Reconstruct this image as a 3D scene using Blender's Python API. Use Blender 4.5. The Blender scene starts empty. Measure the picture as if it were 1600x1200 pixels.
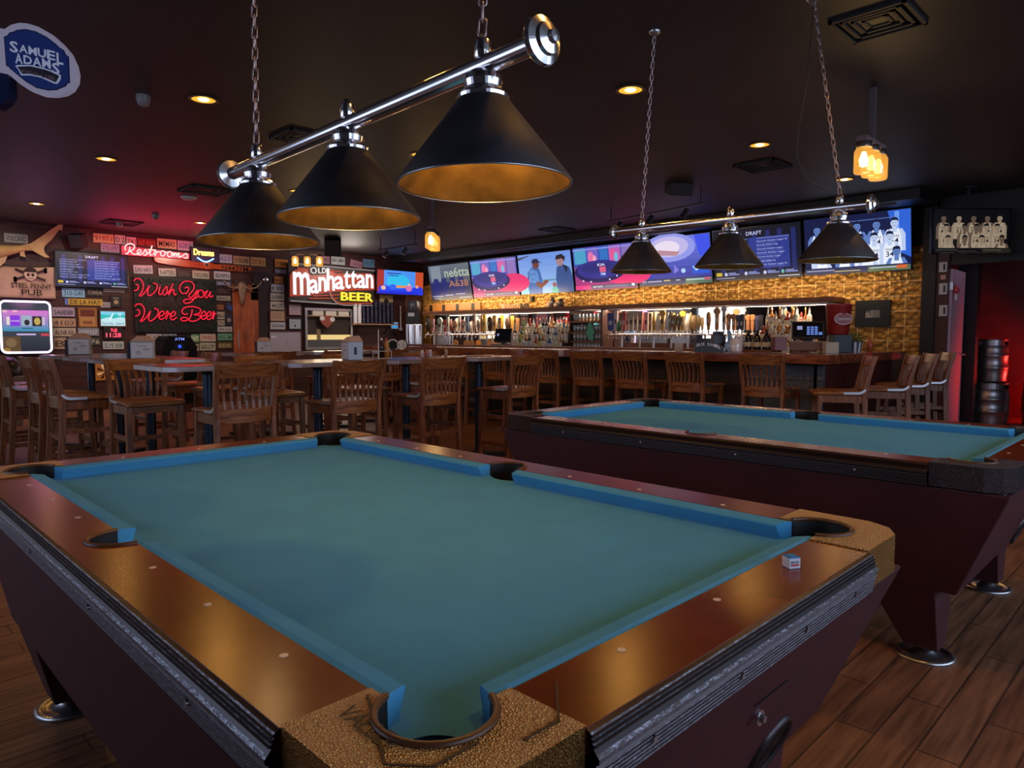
import bpy, bmesh, math, random
from mathutils import Matrix, Vector
from mathutils.geometry import tessellate_polygon
random.seed(7)
PI = math.pi
scene = bpy.context.scene
COL = scene.collection

# ------------------------------------------------------------ camera, world, light
FPX = 1102.0
PITCH = math.atan(77 / FPX)
EYE = Vector((0, 0, 1.28))
cd = bpy.data.cameras.new('camera'); cam = bpy.data.objects.new('camera', cd); COL.objects.link(cam)
cd.sensor_fit = 'HORIZONTAL'; cd.sensor_width = 36.0; cd.lens = 36.0 * FPX / 1600
cd.clip_start = 0.02; cd.clip_end = 100
cam.location = EYE
cam.rotation_euler = (PI / 2 - PITCH, 0, -PI / 4)
scene.camera = cam
scene.view_settings.view_transform = 'Standard'
scene.view_settings.look = 'None'
scene.view_settings.gamma = 1
scene.view_settings.use_curve_mapping = False
scene.view_settings.exposure = 0.0

w = bpy.data.worlds.new('world'); scene.world = w; w.use_nodes = True
w.node_tree.nodes['Background'].inputs[0].default_value = (0.55, 0.68, 1.0, 1)
w.node_tree.nodes['Background'].inputs[1].default_value = 1.0

def area(name, loc, rot, sx, sy, power, col):
    l = bpy.data.lights.new(name, 'AREA'); l.shape = 'RECTANGLE'; l.size = sx; l.size_y = sy
    l.energy = power; l.color = col
    o = bpy.data.objects.new(name, l); o.location = loc; o.rotation_euler = rot; COL.objects.link(o)
    return o
def point(name, loc, power, col, r=0.05):
    l = bpy.data.lights.new(name, 'POINT'); l.energy = power; l.color = col; l.shadow_soft_size = r
    o = bpy.data.objects.new(name, l); o.location = loc; COL.objects.link(o)
    return o
def spot(name, loc, power, col, ang=1.9, r=0.06):
    l = bpy.data.lights.new(name, 'SPOT'); l.energy = power; l.color = col; l.shadow_soft_size = r
    l.spot_size = ang; l.spot_blend = 0.5
    o = bpy.data.objects.new(name, l); o.location = loc; COL.objects.link(o)
    return o
# daylight through the street windows (behind the camera and on its left)
area('daylight_front', (3.4, -2.75, 1.75), (PI / 2, 0, 0), 7.2, 1.7, 135, (0.60, 0.76, 1.0))
area('daylight_left', (-2.25, 4.6, 1.7), (PI / 2, 0, -PI / 2), 4.6, 1.6, 42, (0.62, 0.74, 1.0))
area('daylight_side_door', (-2.25, 12.45, 1.5), (PI / 2, 0, -PI / 2), 1.8, 2.2, 60, (0.9, 0.94, 1.0))
AMBER = (1.0, 0.47, 0.09)
DOWNLIGHT_POWER = 20
POOL_LAMP_POWER = 2.9
CEIL = 3.05

# ------------------------------------------------------------ pixel -> place on a real plane (layout aid)
q = math.sqrt(.5)
def ray(px, py):
    r = (px - 800) / FPX; u = (600 - py) / FPX
    c, s = math.cos(PITCH), math.sin(PITCH)
    F = c + s * u; Z = -s + c * u
    return Vector(((F + r) * q, (F - r) * q, Z))
def onX(px, py, X): d = ray(px, py); return EYE + d * (X / d.x)
def onY(px, py, Y): d = ray(px, py); return EYE + d * (Y / d.y)
def onZ(px, py, z): d = ray(px, py); return EYE + d * ((z - EYE.z) / d.z)
def onF(px, py, F): d = ray(px, py); return EYE + d * (F / ((d.x + d.y) * q))

# ------------------------------------------------------------ materials
def lin(c):
    if isinstance(c, str):
        c = c.lstrip('#'); c = tuple(int(c[i:i + 2], 16) / 255 for i in (0, 2, 4))
        return tuple((x / 12.92 if x <= .04045 else ((x + .055) / 1.055) ** 2.4) for x in c)
    return c
_mc = {}
def mat(name, col, rough=0.6, metal=0.0, emit=0.0, var=0.0, vscale=20.0, bump=0.0, bscale=60.0, coat=0.0, alpha=None, trans=0.0):
    key = (name, str(col), rough, metal, emit)
    if key in _mc: return _mc[key]
    m = bpy.data.materials.new(name); m.use_nodes = True
    nt = m.node_tree; b = nt.nodes['Principled BSDF']; c = lin(col) + (1,)
    b.inputs['Base Color'].default_value = c
    b.inputs['Roughness'].default_value = rough; b.inputs['Metallic'].default_value = metal
    if emit:
        b.inputs['Emission Color'].default_value = c; b.inputs['Emission Strength'].default_value = emit
        b.inputs['Base Color'].default_value = tuple(x * .3 for x in c[:3]) + (1,)
    if coat:
        b.inputs['Coat Weight'].default_value = coat; b.inputs['Coat Roughness'].default_value = 0.12
    if trans: b.inputs['Transmission Weight'].default_value = trans
    if var or bump:
        tc = nt.nodes.new('ShaderNodeTexCoord')
    if var:
        n = nt.nodes.new('ShaderNodeTexNoise'); n.inputs['Scale'].default_value = vscale; n.inputs['Detail'].default_value = 4
        nt.links.new(tc.outputs['Object'], n.inputs['Vector'])
        r = nt.nodes.new('ShaderNodeValToRGB')
        r.color_ramp.elements[0].position = .3; r.color_ramp.elements[1].position = .7
        r.color_ramp.elements[0].color = tuple(x * (1 - var) for x in c[:3]) + (1,)
        r.color_ramp.elements[1].color = tuple(min(1, x * (1 + var)) for x in c[:3]) + (1,)
        nt.links.new(n.outputs['Fac'], r.inputs[0]); nt.links.new(r.outputs[0], b.inputs['Base Color'])
    if bump:
        n2 = nt.nodes.new('ShaderNodeTexNoise'); n2.inputs['Scale'].default_value = bscale
        nt.links.new(tc.outputs['Object'], n2.inputs['Vector'])
        bp = nt.nodes.new('ShaderNodeBump'); bp.inputs['Strength'].default_value = bump; bp.inputs['Distance'].default_value = .01
        nt.links.new(n2.outputs['Fac'], bp.inputs['Height']); nt.links.new(bp.outputs[0], b.inputs['Normal'])
    _mc[key] = m
    return m
def wood(name, dark, light, rough=0.35, axis='X', scale=3.0, coat=0.0, stretch=12.0):
    m = bpy.data.materials.new(name); m.use_nodes = True
    nt = m.node_tree; b = nt.nodes['Principled BSDF']
    tc = nt.nodes.new('ShaderNodeTexCoord'); mp = nt.nodes.new('ShaderNodeMapping')
    sc = [stretch, stretch, stretch]; sc['XYZ'.index(axis)] = 1.0
    mp.inputs['Scale'].default_value = sc
    n = nt.nodes.new('ShaderNodeTexNoise'); n.inputs['Scale'].default_value = scale; n.inputs['Detail'].default_value = 6; n.inputs['Distortion'].default_value = .6
    r = nt.nodes.new('ShaderNodeValToRGB')
    r.color_ramp.elements[0].position = .35; r.color_ramp.elements[1].position = .68
    r.color_ramp.elements[0].color = lin(dark) + (1,); r.color_ramp.elements[1].color = lin(light) + (1,)
    nt.links.new(tc.outputs['Object'], mp.inputs[0]); nt.links.new(mp.outputs[0], n.inputs['Vector'])
    nt.links.new(n.outputs['Fac'], r.inputs[0]); nt.links.new(r.outputs[0], b.inputs['Base Color'])
    b.inputs['Roughness'].default_value = rough
    if coat: b.inputs['Coat Weight'].default_value = coat; b.inputs['Coat Roughness'].default_value = .2
    return m
def planks(name, dark, light, mortar, rough, bw, bh, rot=(0, 0, 0), bump=.3, ms=.004):
    m = bpy.data.materials.new(name); m.use_nodes = True
    nt = m.node_tree; b = nt.nodes['Principled BSDF']
    tc = nt.nodes.new('ShaderNodeTexCoord'); mp = nt.nodes.new('ShaderNodeMapping'); mp.inputs['Rotation'].default_value = rot
    br = nt.nodes.new('ShaderNodeTexBrick'); br.inputs['Scale'].default_value = 1
    br.inputs['Brick Width'].default_value = bw; br.inputs['Row Height'].default_value = bh; br.inputs['Mortar Size'].default_value = ms
    br.inputs['Color1'].default_value = lin(dark) + (1,); br.inputs['Color2'].default_value = lin(light) + (1,); br.inputs['Mortar'].default_value = lin(mortar) + (1,)
    br.offset = .37
    mp2 = nt.nodes.new('ShaderNodeMapping'); mp2.inputs['Scale'].default_value = (2, 26, 26); mp2.inputs['Rotation'].default_value = rot
    n = nt.nodes.new('ShaderNodeTexNoise'); n.inputs['Scale'].default_value = 1.6; n.inputs['Detail'].default_value = 5
    mx = nt.nodes.new('ShaderNodeMix'); mx.data_type = 'RGBA'; mx.blend_type = 'MULTIPLY'; mx.inputs[0].default_value = .8
    rr = nt.nodes.new('ShaderNodeValToRGB'); rr.color_ramp.elements[0].position = .3; rr.color_ramp.elements[0].color = (.35, .33, .33, 1); rr.color_ramp.elements[1].position = .7; rr.color_ramp.elements[1].color = (1.3, 1.3, 1.3, 1)
    L = nt.links.new
    L(tc.outputs['Object'], mp.inputs[0]); L(mp.outputs[0], br.inputs['Vector']); L(tc.outputs['Object'], mp2.inputs[0]); L(mp2.outputs[0], n.inputs['Vector'])
    L(n.outputs['Fac'], rr.inputs[0]); L(br.outputs['Color'], mx.inputs[6]); L(rr.outputs[0], mx.inputs[7]); L(mx.outputs[2], b.inputs['Base Color'])
    bp = nt.nodes.new('ShaderNodeBump'); bp.inputs['Strength'].default_value = bump; bp.inputs['Distance'].default_value = .004; bp.invert = True
    L(br.outputs['Fac'], bp.inputs['Height']); L(bp.outputs[0], b.inputs['Normal'])
    b.inputs['Roughness'].default_value = rough
    return m

# ------------------------------------------------------------ mesh builder
_tc = {}
def text_geo(s, deep, bold=.012):
    k = (s, deep, bold)
    if k not in _tc:
        c = bpy.data.curves.new('lettering', 'FONT'); c.body = s; c.resolution_u = 2; c.extrude = .1 if deep else 0; c.offset = bold
        o = bpy.data.objects.new('lettering', c)
        me = bpy.data.meshes.new_from_object(o)
        vs = [v.co.copy() for v in me.vertices]; fs = [tuple(p.vertices) for p in me.polygons]
        bpy.data.objects.remove(o); bpy.data.curves.remove(c); bpy.data.meshes.remove(me)
        x0 = min(v.x for v in vs); x1 = max(v.x for v in vs); y0 = min(v.y for v in vs); y1 = max(v.y for v in vs)
        zz = max(1e-6, max(abs(v.z) for v in vs))
        _tc[k] = ([((v.x - x0) / (x1 - x0), v.z / zz, (v.y - y0) / (y1 - y0)) for v in vs], fs, (x1 - x0) / (y1 - y0))
    return _tc[k]
class MB:
    def __init__(s): s.v = []; s.f = []; s.mi = []; s.sm = []; s.mats = []; s.M = Matrix()
    def m(s, mt):
        if mt not in s.mats: s.mats.append(mt)
        return s.mats.index(mt)
    def add(s, vs, fs, mt, smooth=False):
        n = len(s.v); M = s.M
        s.v += [tuple(M @ Vector(v)) for v in vs]; i = s.m(mt)
        for f in fs: s.f.append(tuple(n + k for k in f)); s.mi.append(i); s.sm.append(smooth)
        return s
    def box(s, x0, y0, z0, x1, y1, z1, mt, b=0.0):
        if b > 0 and min(x1 - x0, y1 - y0, z1 - z0) > 2.2 * b:
            bm = bmesh.new()
            bmesh.ops.create_cube(bm, size=1)
            for v in bm.verts: v.co = Vector(((x0 + x1) / 2 + v.co.x * (x1 - x0), (y0 + y1) / 2 + v.co.y * (y1 - y0), (z0 + z1) / 2 + v.co.z * (z1 - z0)))
            bmesh.ops.bevel(bm, geom=bm.edges[:], offset=b, segments=2, affect='EDGES', profile=.6)
            bm.verts.index_update()
            s.add([v.co.copy() for v in bm.verts], [tuple(v.index for v in f.verts) for f in bm.faces], mt); bm.free()
            return s
        vs = [(x0, y0, z0), (x1, y0, z0), (x1, y1, z0), (x0, y1, z0), (x0, y0, z1), (x1, y0, z1), (x1, y1, z1), (x0, y1, z1)]
        return s.add(vs, [(3, 2, 1, 0), (4, 5, 6, 7), (0, 1, 5, 4), (1, 2, 6, 5), (2, 3, 7, 6), (3, 0, 4, 7)], mt)
    def hexa(s, b4, t4, mt):   # bottom four, top four (ccw)
        return s.add(list(b4) + list(t4), [(3, 2, 1, 0), (4, 5, 6, 7), (0, 1, 5, 4), (1, 2, 6, 5), (2, 3, 7, 6), (3, 0, 4, 7)], mt)
    def beam(s, p0, p1, wx, wy, mt, w1=None, h1=None, up=(0, 0, 1)):
        p0, p1 = Vector(p0), Vector(p1); d = (p1 - p0).normalized(); u = Vector(up)
        if abs(d.dot(u)) > .95: u = Vector((0, 1, 0))
        a = d.cross(u).normalized(); c = a.cross(d).normalized()
        w1 = wx if w1 is None else w1; h1 = wy if h1 is None else h1
        B = [p0 + a * i * wx / 2 + c * j * wy / 2 for i, j in ((-1, -1), (1, -1), (1, 1), (-1, 1))]
        T = [p1 + a * i * w1 / 2 + c * j * h1 / 2 for i, j in ((-1, -1), (1, -1), (1, 1), (-1, 1))]
        return s.add(B + T, [(0, 1, 2, 3), (7, 6, 5, 4), (4, 5, 1, 0), (5, 6, 2, 1), (6, 7, 3, 2), (7, 4, 0, 3)], mt)
    def cyl(s, p0, p1, r0, r1, mt, n=16, caps=True, smooth=True):
        p0, p1 = Vector(p0), Vector(p1); d = (p1 - p0).normalized()
        u = Vector((0, 0, 1)) if abs(d.z) < .9 else Vector((1, 0, 0)); a = d.cross(u).normalized(); c = d.cross(a)
        vs = []
        for p, r in ((p0, r0), (p1, r1)): vs += [p + (a * math.cos(2 * PI * k / n) + c * math.sin(2 * PI * k / n)) * r for k in range(n)]
        s.add(vs, [(k, (k + 1) % n, n + (k + 1) % n, n + k) for k in range(n)], mt, smooth)
        if caps: s.add(vs, [tuple(range(n))[::-1], tuple(range(n, 2 * n))], mt)
        return s
    def lathe(s, prof, mt, n=24, o=(0, 0, 0), axis='Z', smooth=True, sx=1, sy=1):
        vs = []
        for r, z in prof:
            for k in range(n):
                a = 2 * PI * k / n; x, y = r * math.cos(a) * sx, r * math.sin(a) * sy
                if axis == 'Z': p = (o[0] + x, o[1] + y, o[2] + z)
                elif axis == 'Y': p = (o[0] + x, o[1] + z, o[2] - y)
                else: p = (o[0] + z, o[1] + x, o[2] + y)
                vs.append(p)
        fs = [(i * n + k, i * n + (k + 1) % n, (i + 1) * n + (k + 1) % n, (i + 1) * n + k) for i in range(len(prof) - 1) for k in range(n)]
        s.add(vs, fs, mt, smooth)
        if prof[0][0] > 1e-5: s.add(vs[:n], [tuple(range(n))[::-1]], mt)
        if prof[-1][0] > 1e-5: s.add(vs[-n:], [tuple(range(n))], mt)
        return s
    def tube(s, pts, r, mt, n=8, closed=False):
        pts = [Vector(p) for p in pts]; N = len(pts); vs = []; pa = None
        for i, p in enumerate(pts):
            a = pts[(i - 1) % N] if (closed or i > 0) else p; b = pts[(i + 1) % N] if (closed or i < N - 1) else p
            d = (b - a).normalized() if (b - a).length > 1e-9 else Vector((0, 0, 1))
            if pa is None:
                u = Vector((0, 0, 1)) if abs(d.z) < .9 else Vector((1, 0, 0)); pa = d.cross(u).normalized()
            else:
                pa = (pa - d * pa.dot(d)); pa = pa.normalized() if pa.length > 1e-6 else d.orthogonal().normalized()
            c = d.cross(pa); rr = r(i / max(1, N - 1)) if callable(r) else r
            vs += [p + (pa * math.cos(2 * PI * k / n) + c * math.sin(2 * PI * k / n)) * rr for k in range(n)]
        R = N if closed else N - 1
        s.add(vs, [(i * n + k, i * n + (k + 1) % n, ((i + 1) % N) * n + (k + 1) % n, ((i + 1) % N) * n + k) for i in range(R) for k in range(n)], mt, True)
        if not closed: s.add(vs, [tuple(range(n))[::-1], tuple(range((N - 1) * n, N * n))], mt)
        return s
    def prism(s, poly, d0, d1, mt, plane='XY', side=None):   # extruded outline, may be concave
        A = sum(poly[i][0] * poly[(i + 1) % len(poly)][1] - poly[(i + 1) % len(poly)][0] * poly[i][1] for i in range(len(poly)))
        if A < 0: poly = poly[::-1]
        n = len(poly); tri = tessellate_polygon([[Vector((a, b, 0)) for a, b in poly]])
        P = (lambda a, b, d: (a, b, d)) if plane == 'XY' else (lambda a, b, d: (a, -d, b)) if plane == 'XZ' else (lambda a, b, d: (d, a, b))
        vs = [P(a, b, d0) for a, b in poly] + [P(a, b, d1) for a, b in poly]
        fs = []
        for t in tri:
            (ax, ay), (bx, by), (cx, cy) = [poly[k] for k in t]
            t = tuple(t) if (bx - ax) * (cy - ay) - (by - ay) * (cx - ax) > 0 else tuple(t[::-1])
            fs.append(tuple(n + k for k in t)); fs.append(t[::-1])
        s.add(vs, fs, mt)
        s.add(vs, [(k, (k + 1) % n, n + (k + 1) % n, n + k) for k in range(n)], side or mt)
        return s
    def text(s, t, x0, z0, x1, z1, y, mt, deep=0.0):
        vs, fs, _ = text_geo(t, deep > 0)
        return s.add([(x0 + (x1 - x0) * a, y - b * deep, z0 + (z1 - z0) * c) for a, b, c in vs], fs, mt)
    def quad(s, x0, z0, x1, z1, y, mt): return s.add([(x0, y, z0), (x1, y, z0), (x1, y, z1), (x0, y, z1)], [(0, 1, 2, 3)], mt)
    def ell(s, cx, cz, rx, rz, y, mt, n=16, a0=0, a1=2 * PI):
        return s.add([(cx + rx * math.cos(a0 + (a1 - a0) * k / n), y, cz + rz * math.sin(a0 + (a1 - a0) * k / n)) for k in range(n + (a1 - a0 < 6))], [tuple(range(n + (a1 - a0 < 6)))], mt)
    def poly(s, pts, y, mt):
        tri = tessellate_polygon([[Vector((a, b, 0)) for a, b in pts]])
        return s.add([(a, y, b) for a, b in pts], [tuple(t) for t in tri], mt)
    def build(s, name, parent=None, loc=None, rz=0, bevel=0):
        me = bpy.data.meshes.new(name); me.from_pydata(s.v, [], s.f); me.materials.clear()
        for mt in s.mats: me.materials.append(mt)
        me.polygons.foreach_set('material_index', s.mi); me.polygons.foreach_set('use_smooth', s.sm); me.update()
        o = bpy.data.objects.new(name, me); COL.objects.link(o)
        if parent is not None: o.parent = parent
        if loc is not None: o.location = loc
        if rz: o.rotation_euler = (0, 0, rz)
        if bevel:
            bv = o.modifiers.new('bevel', 'BEVEL'); bv.width = bevel; bv.segments = 2; bv.limit_method = 'ANGLE'
        return o
def tag(o, label, cat, group=None, kind=None):
    o['label'] = label
    if cat: o['category'] = cat
    if group: o['group'] = group
    if kind: o['kind'] = kind
    return o
def struct(o): o['kind'] = 'structure'; return o
def thing(name, label, cat, loc=(0, 0, 0), rz=0, group=None, tilt=0):
    o = bpy.data.objects.new(name, None); COL.objects.link(o); o.empty_display_size = .1
    o.location = loc; o.rotation_euler = (tilt, 0, rz)
    return tag(o, label, cat, group)
def kids(o): return [c for c in bpy.data.objects if c.parent is o]
_ch = {}
def dup(src, loc, rz, label, group=None, scale=None):
    def cp(o, par):
        c = o.copy(); COL.objects.link(c); c.parent = par
        if o not in _ch: _ch[o] = kids(o)
        for k in _ch[o]: cp(k, c)
        return c
    r = cp(src, None); r.location = loc; r.rotation_euler = (src.rotation_euler[0], 0, rz); r['label'] = label
    if group: r['group'] = group
    if scale: r.scale = scale
    return r
RB = -PI / 2      # things on the bar wall (seen facing -X)
RC = -PI / 4      # things turned to the camera diagonal

# ------------------------------------------------------------ palette
M_ceil = mat('ceiling_paint', (.024, .017, .016), .55, var=.35, vscale=1.2, bump=.25, bscale=3)
M_black = mat('black_paint', (.008, .007, .009), .5)
M_blackg = mat('black_gloss', (.006, .006, .008), .15)
M_wallr = planks('dark_red_boards', (.045, .010, .008), (.070, .018, .013), (.008, .003, .003), .6, 2.2, .19, rot=(PI / 2, 0, 0))
M_walld = mat('dark_wall_paint', (.022, .014, .016), .6, var=.3, vscale=2)
M_redwall = mat('deep_red_wall', (.16, .018, .016), .55, var=.25, vscale=2)
M_floor = planks('floor_planks', (.19, .075, .036), (.30, .13, .062), (.09, .04, .022), .45, .9, .12, rot=(0, 0, 0))
M_rail = mat('rail_laminate', (.15, .024, .006), .235, var=.15, vscale=9)
M_rail.node_tree.nodes['Principled BSDF'].inputs['Specular IOR Level'].default_value = .38
M_cab = mat('maroon_cabinet', (.055, .0075, .011), .6, var=.15, vscale=6)
M_felt = mat('blue_felt', (.062, .325, .61), .95, var=.045, vscale=7, bump=.15, bscale=600)
M_pocket = mat('pocket_black', (.006, .006, .008), .6)
M_ring = mat('pocket_rim', (.10, .035, .012), .4)
M_trim = mat('dark_ribbed_trim', (.05, .038, .04), .35, metal=.6)
M_trimhi = mat('worn_aluminium_glint', (.24, .23, .26), .42, metal=.8, bump=.3, bscale=90)  # silver band, and highlights painted on the rib edges
M_dia = mat('inlay', (.75, .6, .5), .4)
M_chrome = mat('chrome', (.86, .82, .85), .20, metal=1)
M_steel = mat('brushed_steel', (.55, .55, .57), .32, metal=1)
M_ironblk = mat('black_enamel', (.016, .013, .019), .62, var=.4, vscale=14)
M_gold = mat('shade_inside', (.27, .14, .028), .42, metal=.6, var=.55, vscale=11)
M_oak = wood('stool_wood', (.11, .032, .010), (.29, .105, .034), .36, 'Z', 4, stretch=9)
M_oakx = wood('stool_crest_wood', (.14, .042, .011), (.36, .135, .042), .33, 'X', 4, stretch=9)
M_ttop = mat('table_top', (.12, .03, .025), .22, var=.2, vscale=8)
M_tedge = mat('table_edge', (.42, .38, .40), .35, metal=.5, var=.15)
M_pole = mat('blue_black_steel', (.03, .045, .07), .3, metal=.7)
M_barwood = wood('bar_slab_wood', (.10, .022, .010), (.32, .10, .035), .18, 'Y', 3, coat=.6, stretch=5)
M_shelf = wood('shelf_wood', (.14, .045, .02), (.25, .09, .045), .5, 'Y', 3)
M_dkwood = wood('dark_cabinet_wood', (.04, .014, .008), (.09, .032, .018), .5, 'Y', 3)
M_white = mat('white_plastic', (.75, .74, .76), .4)
M_paper = mat('paper', (.8, .78, .75), .7)

# tin tiles: embossed squares
def tin():
    m = bpy.data.materials.new('gold_tin_tiles'); m.use_nodes = True; nt = m.node_tree; b = nt.nodes['Principled BSDF']; L = nt.links.new
    tc = nt.nodes.new('ShaderNodeTexCoord'); mp = nt.nodes.new('ShaderNodeMapping'); mp.inputs['Rotation'].default_value = (PI / 2, 0, 0)
    mp.inputs['Rotation'].default_value = (0, PI / 2, 0)
    v = nt.nodes.new('ShaderNodeTexVoronoi'); v.inputs['Scale'].default_value = 14
    sp = nt.nodes.new('ShaderNodeSeparateXYZ'); L(tc.outputs['Object'], sp.inputs[0]); L(tc.outputs['Object'], v.inputs['Vector'])
    hs = []
    for ax in ('Y', 'Z'):
        a = nt.nodes.new('ShaderNodeMath'); a.operation = 'PINGPONG'; a.inputs[1].default_value = .1; L(sp.outputs[ax], a.inputs[0])
        c = nt.nodes.new('ShaderNodeMath'); c.operation = 'LESS_THAN'; c.inputs[1].default_value = .009; L(a.outputs[0], c.inputs[0]); hs.append(c)
    mx = nt.nodes.new('ShaderNodeMath'); mx.operation = 'MAXIMUM'; L(hs[0].outputs[0], mx.inputs[0]); L(hs[1].outputs[0], mx.inputs[1])
    ad = nt.nodes.new('ShaderNodeMath'); ad.operation = 'MULTIPLY_ADD'; ad.inputs[1].default_value = 1.2; L(mx.outputs[0], ad.inputs[0]); L(v.outputs['Distance'], ad.inputs[2])
    bp = nt.nodes.new('ShaderNodeBump'); bp.inputs['Strength'].default_value = .9; bp.inputs['Distance'].default_value = .02
    L(ad.outputs[0], bp.inputs['Height']); L(bp.outputs[0], b.inputs['Normal'])
    r = nt.nodes.new('ShaderNodeValToRGB'); r.color_ramp.elements[0].color = (.62, .36, .08, 1); r.color_ramp.elements[1].color = (.34, .15, .03, 1); r.color_ramp.elements[1].position = .6
    L(v.outputs['Distance'], r.inputs[0])
    mm = nt.nodes.new('ShaderNodeMix'); mm.data_type = 'RGBA'; L(mx.outputs[0], mm.inputs[0]); L(r.outputs[0], mm.inputs[6]); mm.inputs[7].default_value = (.75, .45, .16, 1)
    L(mm.outputs[2], b.inputs['Base Color'])
    b.inputs['Roughness'].default_value = .38; b.inputs['Metallic'].default_value = .55
    return m
M_tin = tin()
def hammered(c_):
    m = bpy.data.materials.new('hammered_bronze'); m.use_nodes = True; nt = m.node_tree; b = nt.nodes['Principled BSDF']; L = nt.links.new
    tc = nt.nodes.new('ShaderNodeTexCoord'); v = nt.nodes.new('ShaderNodeTexVoronoi'); v.inputs['Scale'].default_value = 300
    L(tc.outputs['Object'], v.inputs['Vector'])
    bp = nt.nodes.new('ShaderNodeBump'); bp.inputs['Strength'].default_value = 1.0; bp.inputs['Distance'].default_value = .009
    L(v.outputs['Distance'], bp.inputs['Height']); L(bp.outputs[0], b.inputs['Normal'])
    b.inputs['Base Color'].default_value = (c_[0], c_[1], c_[2], 1); b.inputs['Roughness'].default_value = .40; b.inputs['Metallic'].default_value = .85
    return m
M_cast = hammered((.52, .27, .08)); M_cast2 = hammered((.07, .055, .065))  # second copy: the far table's shade is put into a darker casting colour
M_trimd = mat('shaded_black_trim', (.022, .012, .013), .45, metal=.3)  # far table's trim, its shade put into the dark colour

# ------------------------------------------------------------ the room
XB, YB = 10.5, 13.5; XL, YF, XR = -2.0, -2.5, 13.2
def shell():
    b = MB(); b.box(XL, YF, -.1, XR, YB, 0, M_floor); struct(b.build('floor'))
    b = MB(); b.box(XL, YF, CEIL, XR, YB, CEIL + .1, M_ceil); struct(b.build('ceiling'))
    b = MB(); b.box(XL, YB, 0, XR, YB + .1, CEIL, M_wallr); struct(b.build('wall_back'))
    b = MB(); b.box(XB, 2.62, 0, XB + .12, YB, 2.0, M_walld); b.box(XB, 2.62, 2.0, XB + .12, YB, CEIL, M_walld); struct(b.build('wall_bar'))
    b = MB(); b.box(XR, YF, 0, XR + .1, YB, CEIL, M_redwall); struct(b.build('wall_right'))
    # bar wall tiles
    b = MB(); b.box(XB - .03, 2.80, 1.0, XB, YB - .02, 2.45, M_tin); struct(b.build('trim_1'))
    # dark post at the end of the tiled wall, brown jamb and the door beyond
    b = MB(); b.box(XB - .08, 2.64, 0, XB, 2.80, CEIL, M_black); struct(b.build('trim_2'))
    b = MB(); b.box(XB - .04, 2.50, 0, XB + .02, 2.64, CEIL - .3, mat('brown_jamb', (.07, .02, .012), .5)); struct(b.build('trim_3'))
    b = MB(); pink = mat('door_leaf_paint', (.62, .40, .48), .5)
    b.box(0, -.02, 0, .78, .02, 2.12, pink); d = struct(b.build('door_1', loc=(XB + .02, 2.49, .01), rz=.035))
    b = MB(); b.cyl((.70, -.02, 1.0), (.70, -.07, 1.0), .012, .012, M_steel); b.cyl((.70, -.07, 1.0), (.60, -.07, 1.0), .01, .01, M_steel); b.build('door_handle', d)
    b = MB(); b.box(-.01, -.03, 1.85, .05, .03, 1.95, M_steel); b.box(-.01, -.03, .3, .05, .03, .4, M_steel); b.build('hinge', d)
    b = MB(); b.box(XB, YF, 2.18, XB + .12, 2.62, CEIL, M_black); struct(b.build('wall_header'))
    b = MB(); b.box(11.36, 2.36, 0, 11.55, 2.60, CEIL, M_black); struct(b.build('trim_5'))
    # outer walls with windows: left (X = XL) and front (Y = YF)
    def holed(name, a0, a1, holes, axis):
        b = MB(); t = .1
        def bx(p0, p1, z0, z1):
            if p1 - p0 < .001 or z1 - z0 < .001: return
            if axis == 'Y': b.box(p0, YF - t, z0, p1, YF, z1, M_walld)
            else: b.box(XL - t, p0, z0, XL, p1, z1, M_walld)
        c = a0
        for (h0, h1, z0, z1) in holes:
            bx(c, h0, 0, CEIL); bx(h0, h1, 0, z0); bx(h0, h1, z1, CEIL); c = h1
        bx(c, a1, 0, CEIL)
        struct(b.build(name))
    FW = [(0.0, 2.2, .9, 2.6), (2.4, 4.6, .9, 2.6), (4.8, 7.0, .9, 2.6)]
    LW = [(2.3, 4.5, .9, 2.5), (4.7, 6.9, .9, 2.5), (11.55, 13.35, .4, 2.6)]
    holed('wall_front', XL, XR, FW, 'Y'); holed('wall_left', YF, YB, LW, 'X')
    glass = mat('window_glass', (.9, .95, 1), .02, trans=1.0)
    n = 1
    for ax, W in (('Y', FW), ('X', LW)):
        for (h0, h1, z0, z1) in W:
            b = MB(); w_ = h1 - h0; h_ = z1 - z0; k = .06
            for (x0, zz0, x1, zz1) in ((0, 0, w_, k), (0, h_ - k, w_, h_), (0, k, k, h_ - k), (w_ - k, k, w_, h_ - k), (w_ / 2 - .02, k, w_ / 2 + .02, h_ - k)):
                b.box(x0, -.03, zz0, x1, .03, zz1, M_black)
            if ax == 'Y': o = b.build('window_%d' % n, loc=(h0, YF - .05, z0))
            else: o = b.build('window_%d' % n, loc=(XL - .05, h0, z0), rz=PI / 2)
            struct(o); n += 1
    # ceiling cove / dark soffit over the bar
    b = MB(); b.box(XB - .9, 2.64, 2.93, XB, YB, CEIL, M_black); struct(b.build('trim_4'))
shell()

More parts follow.
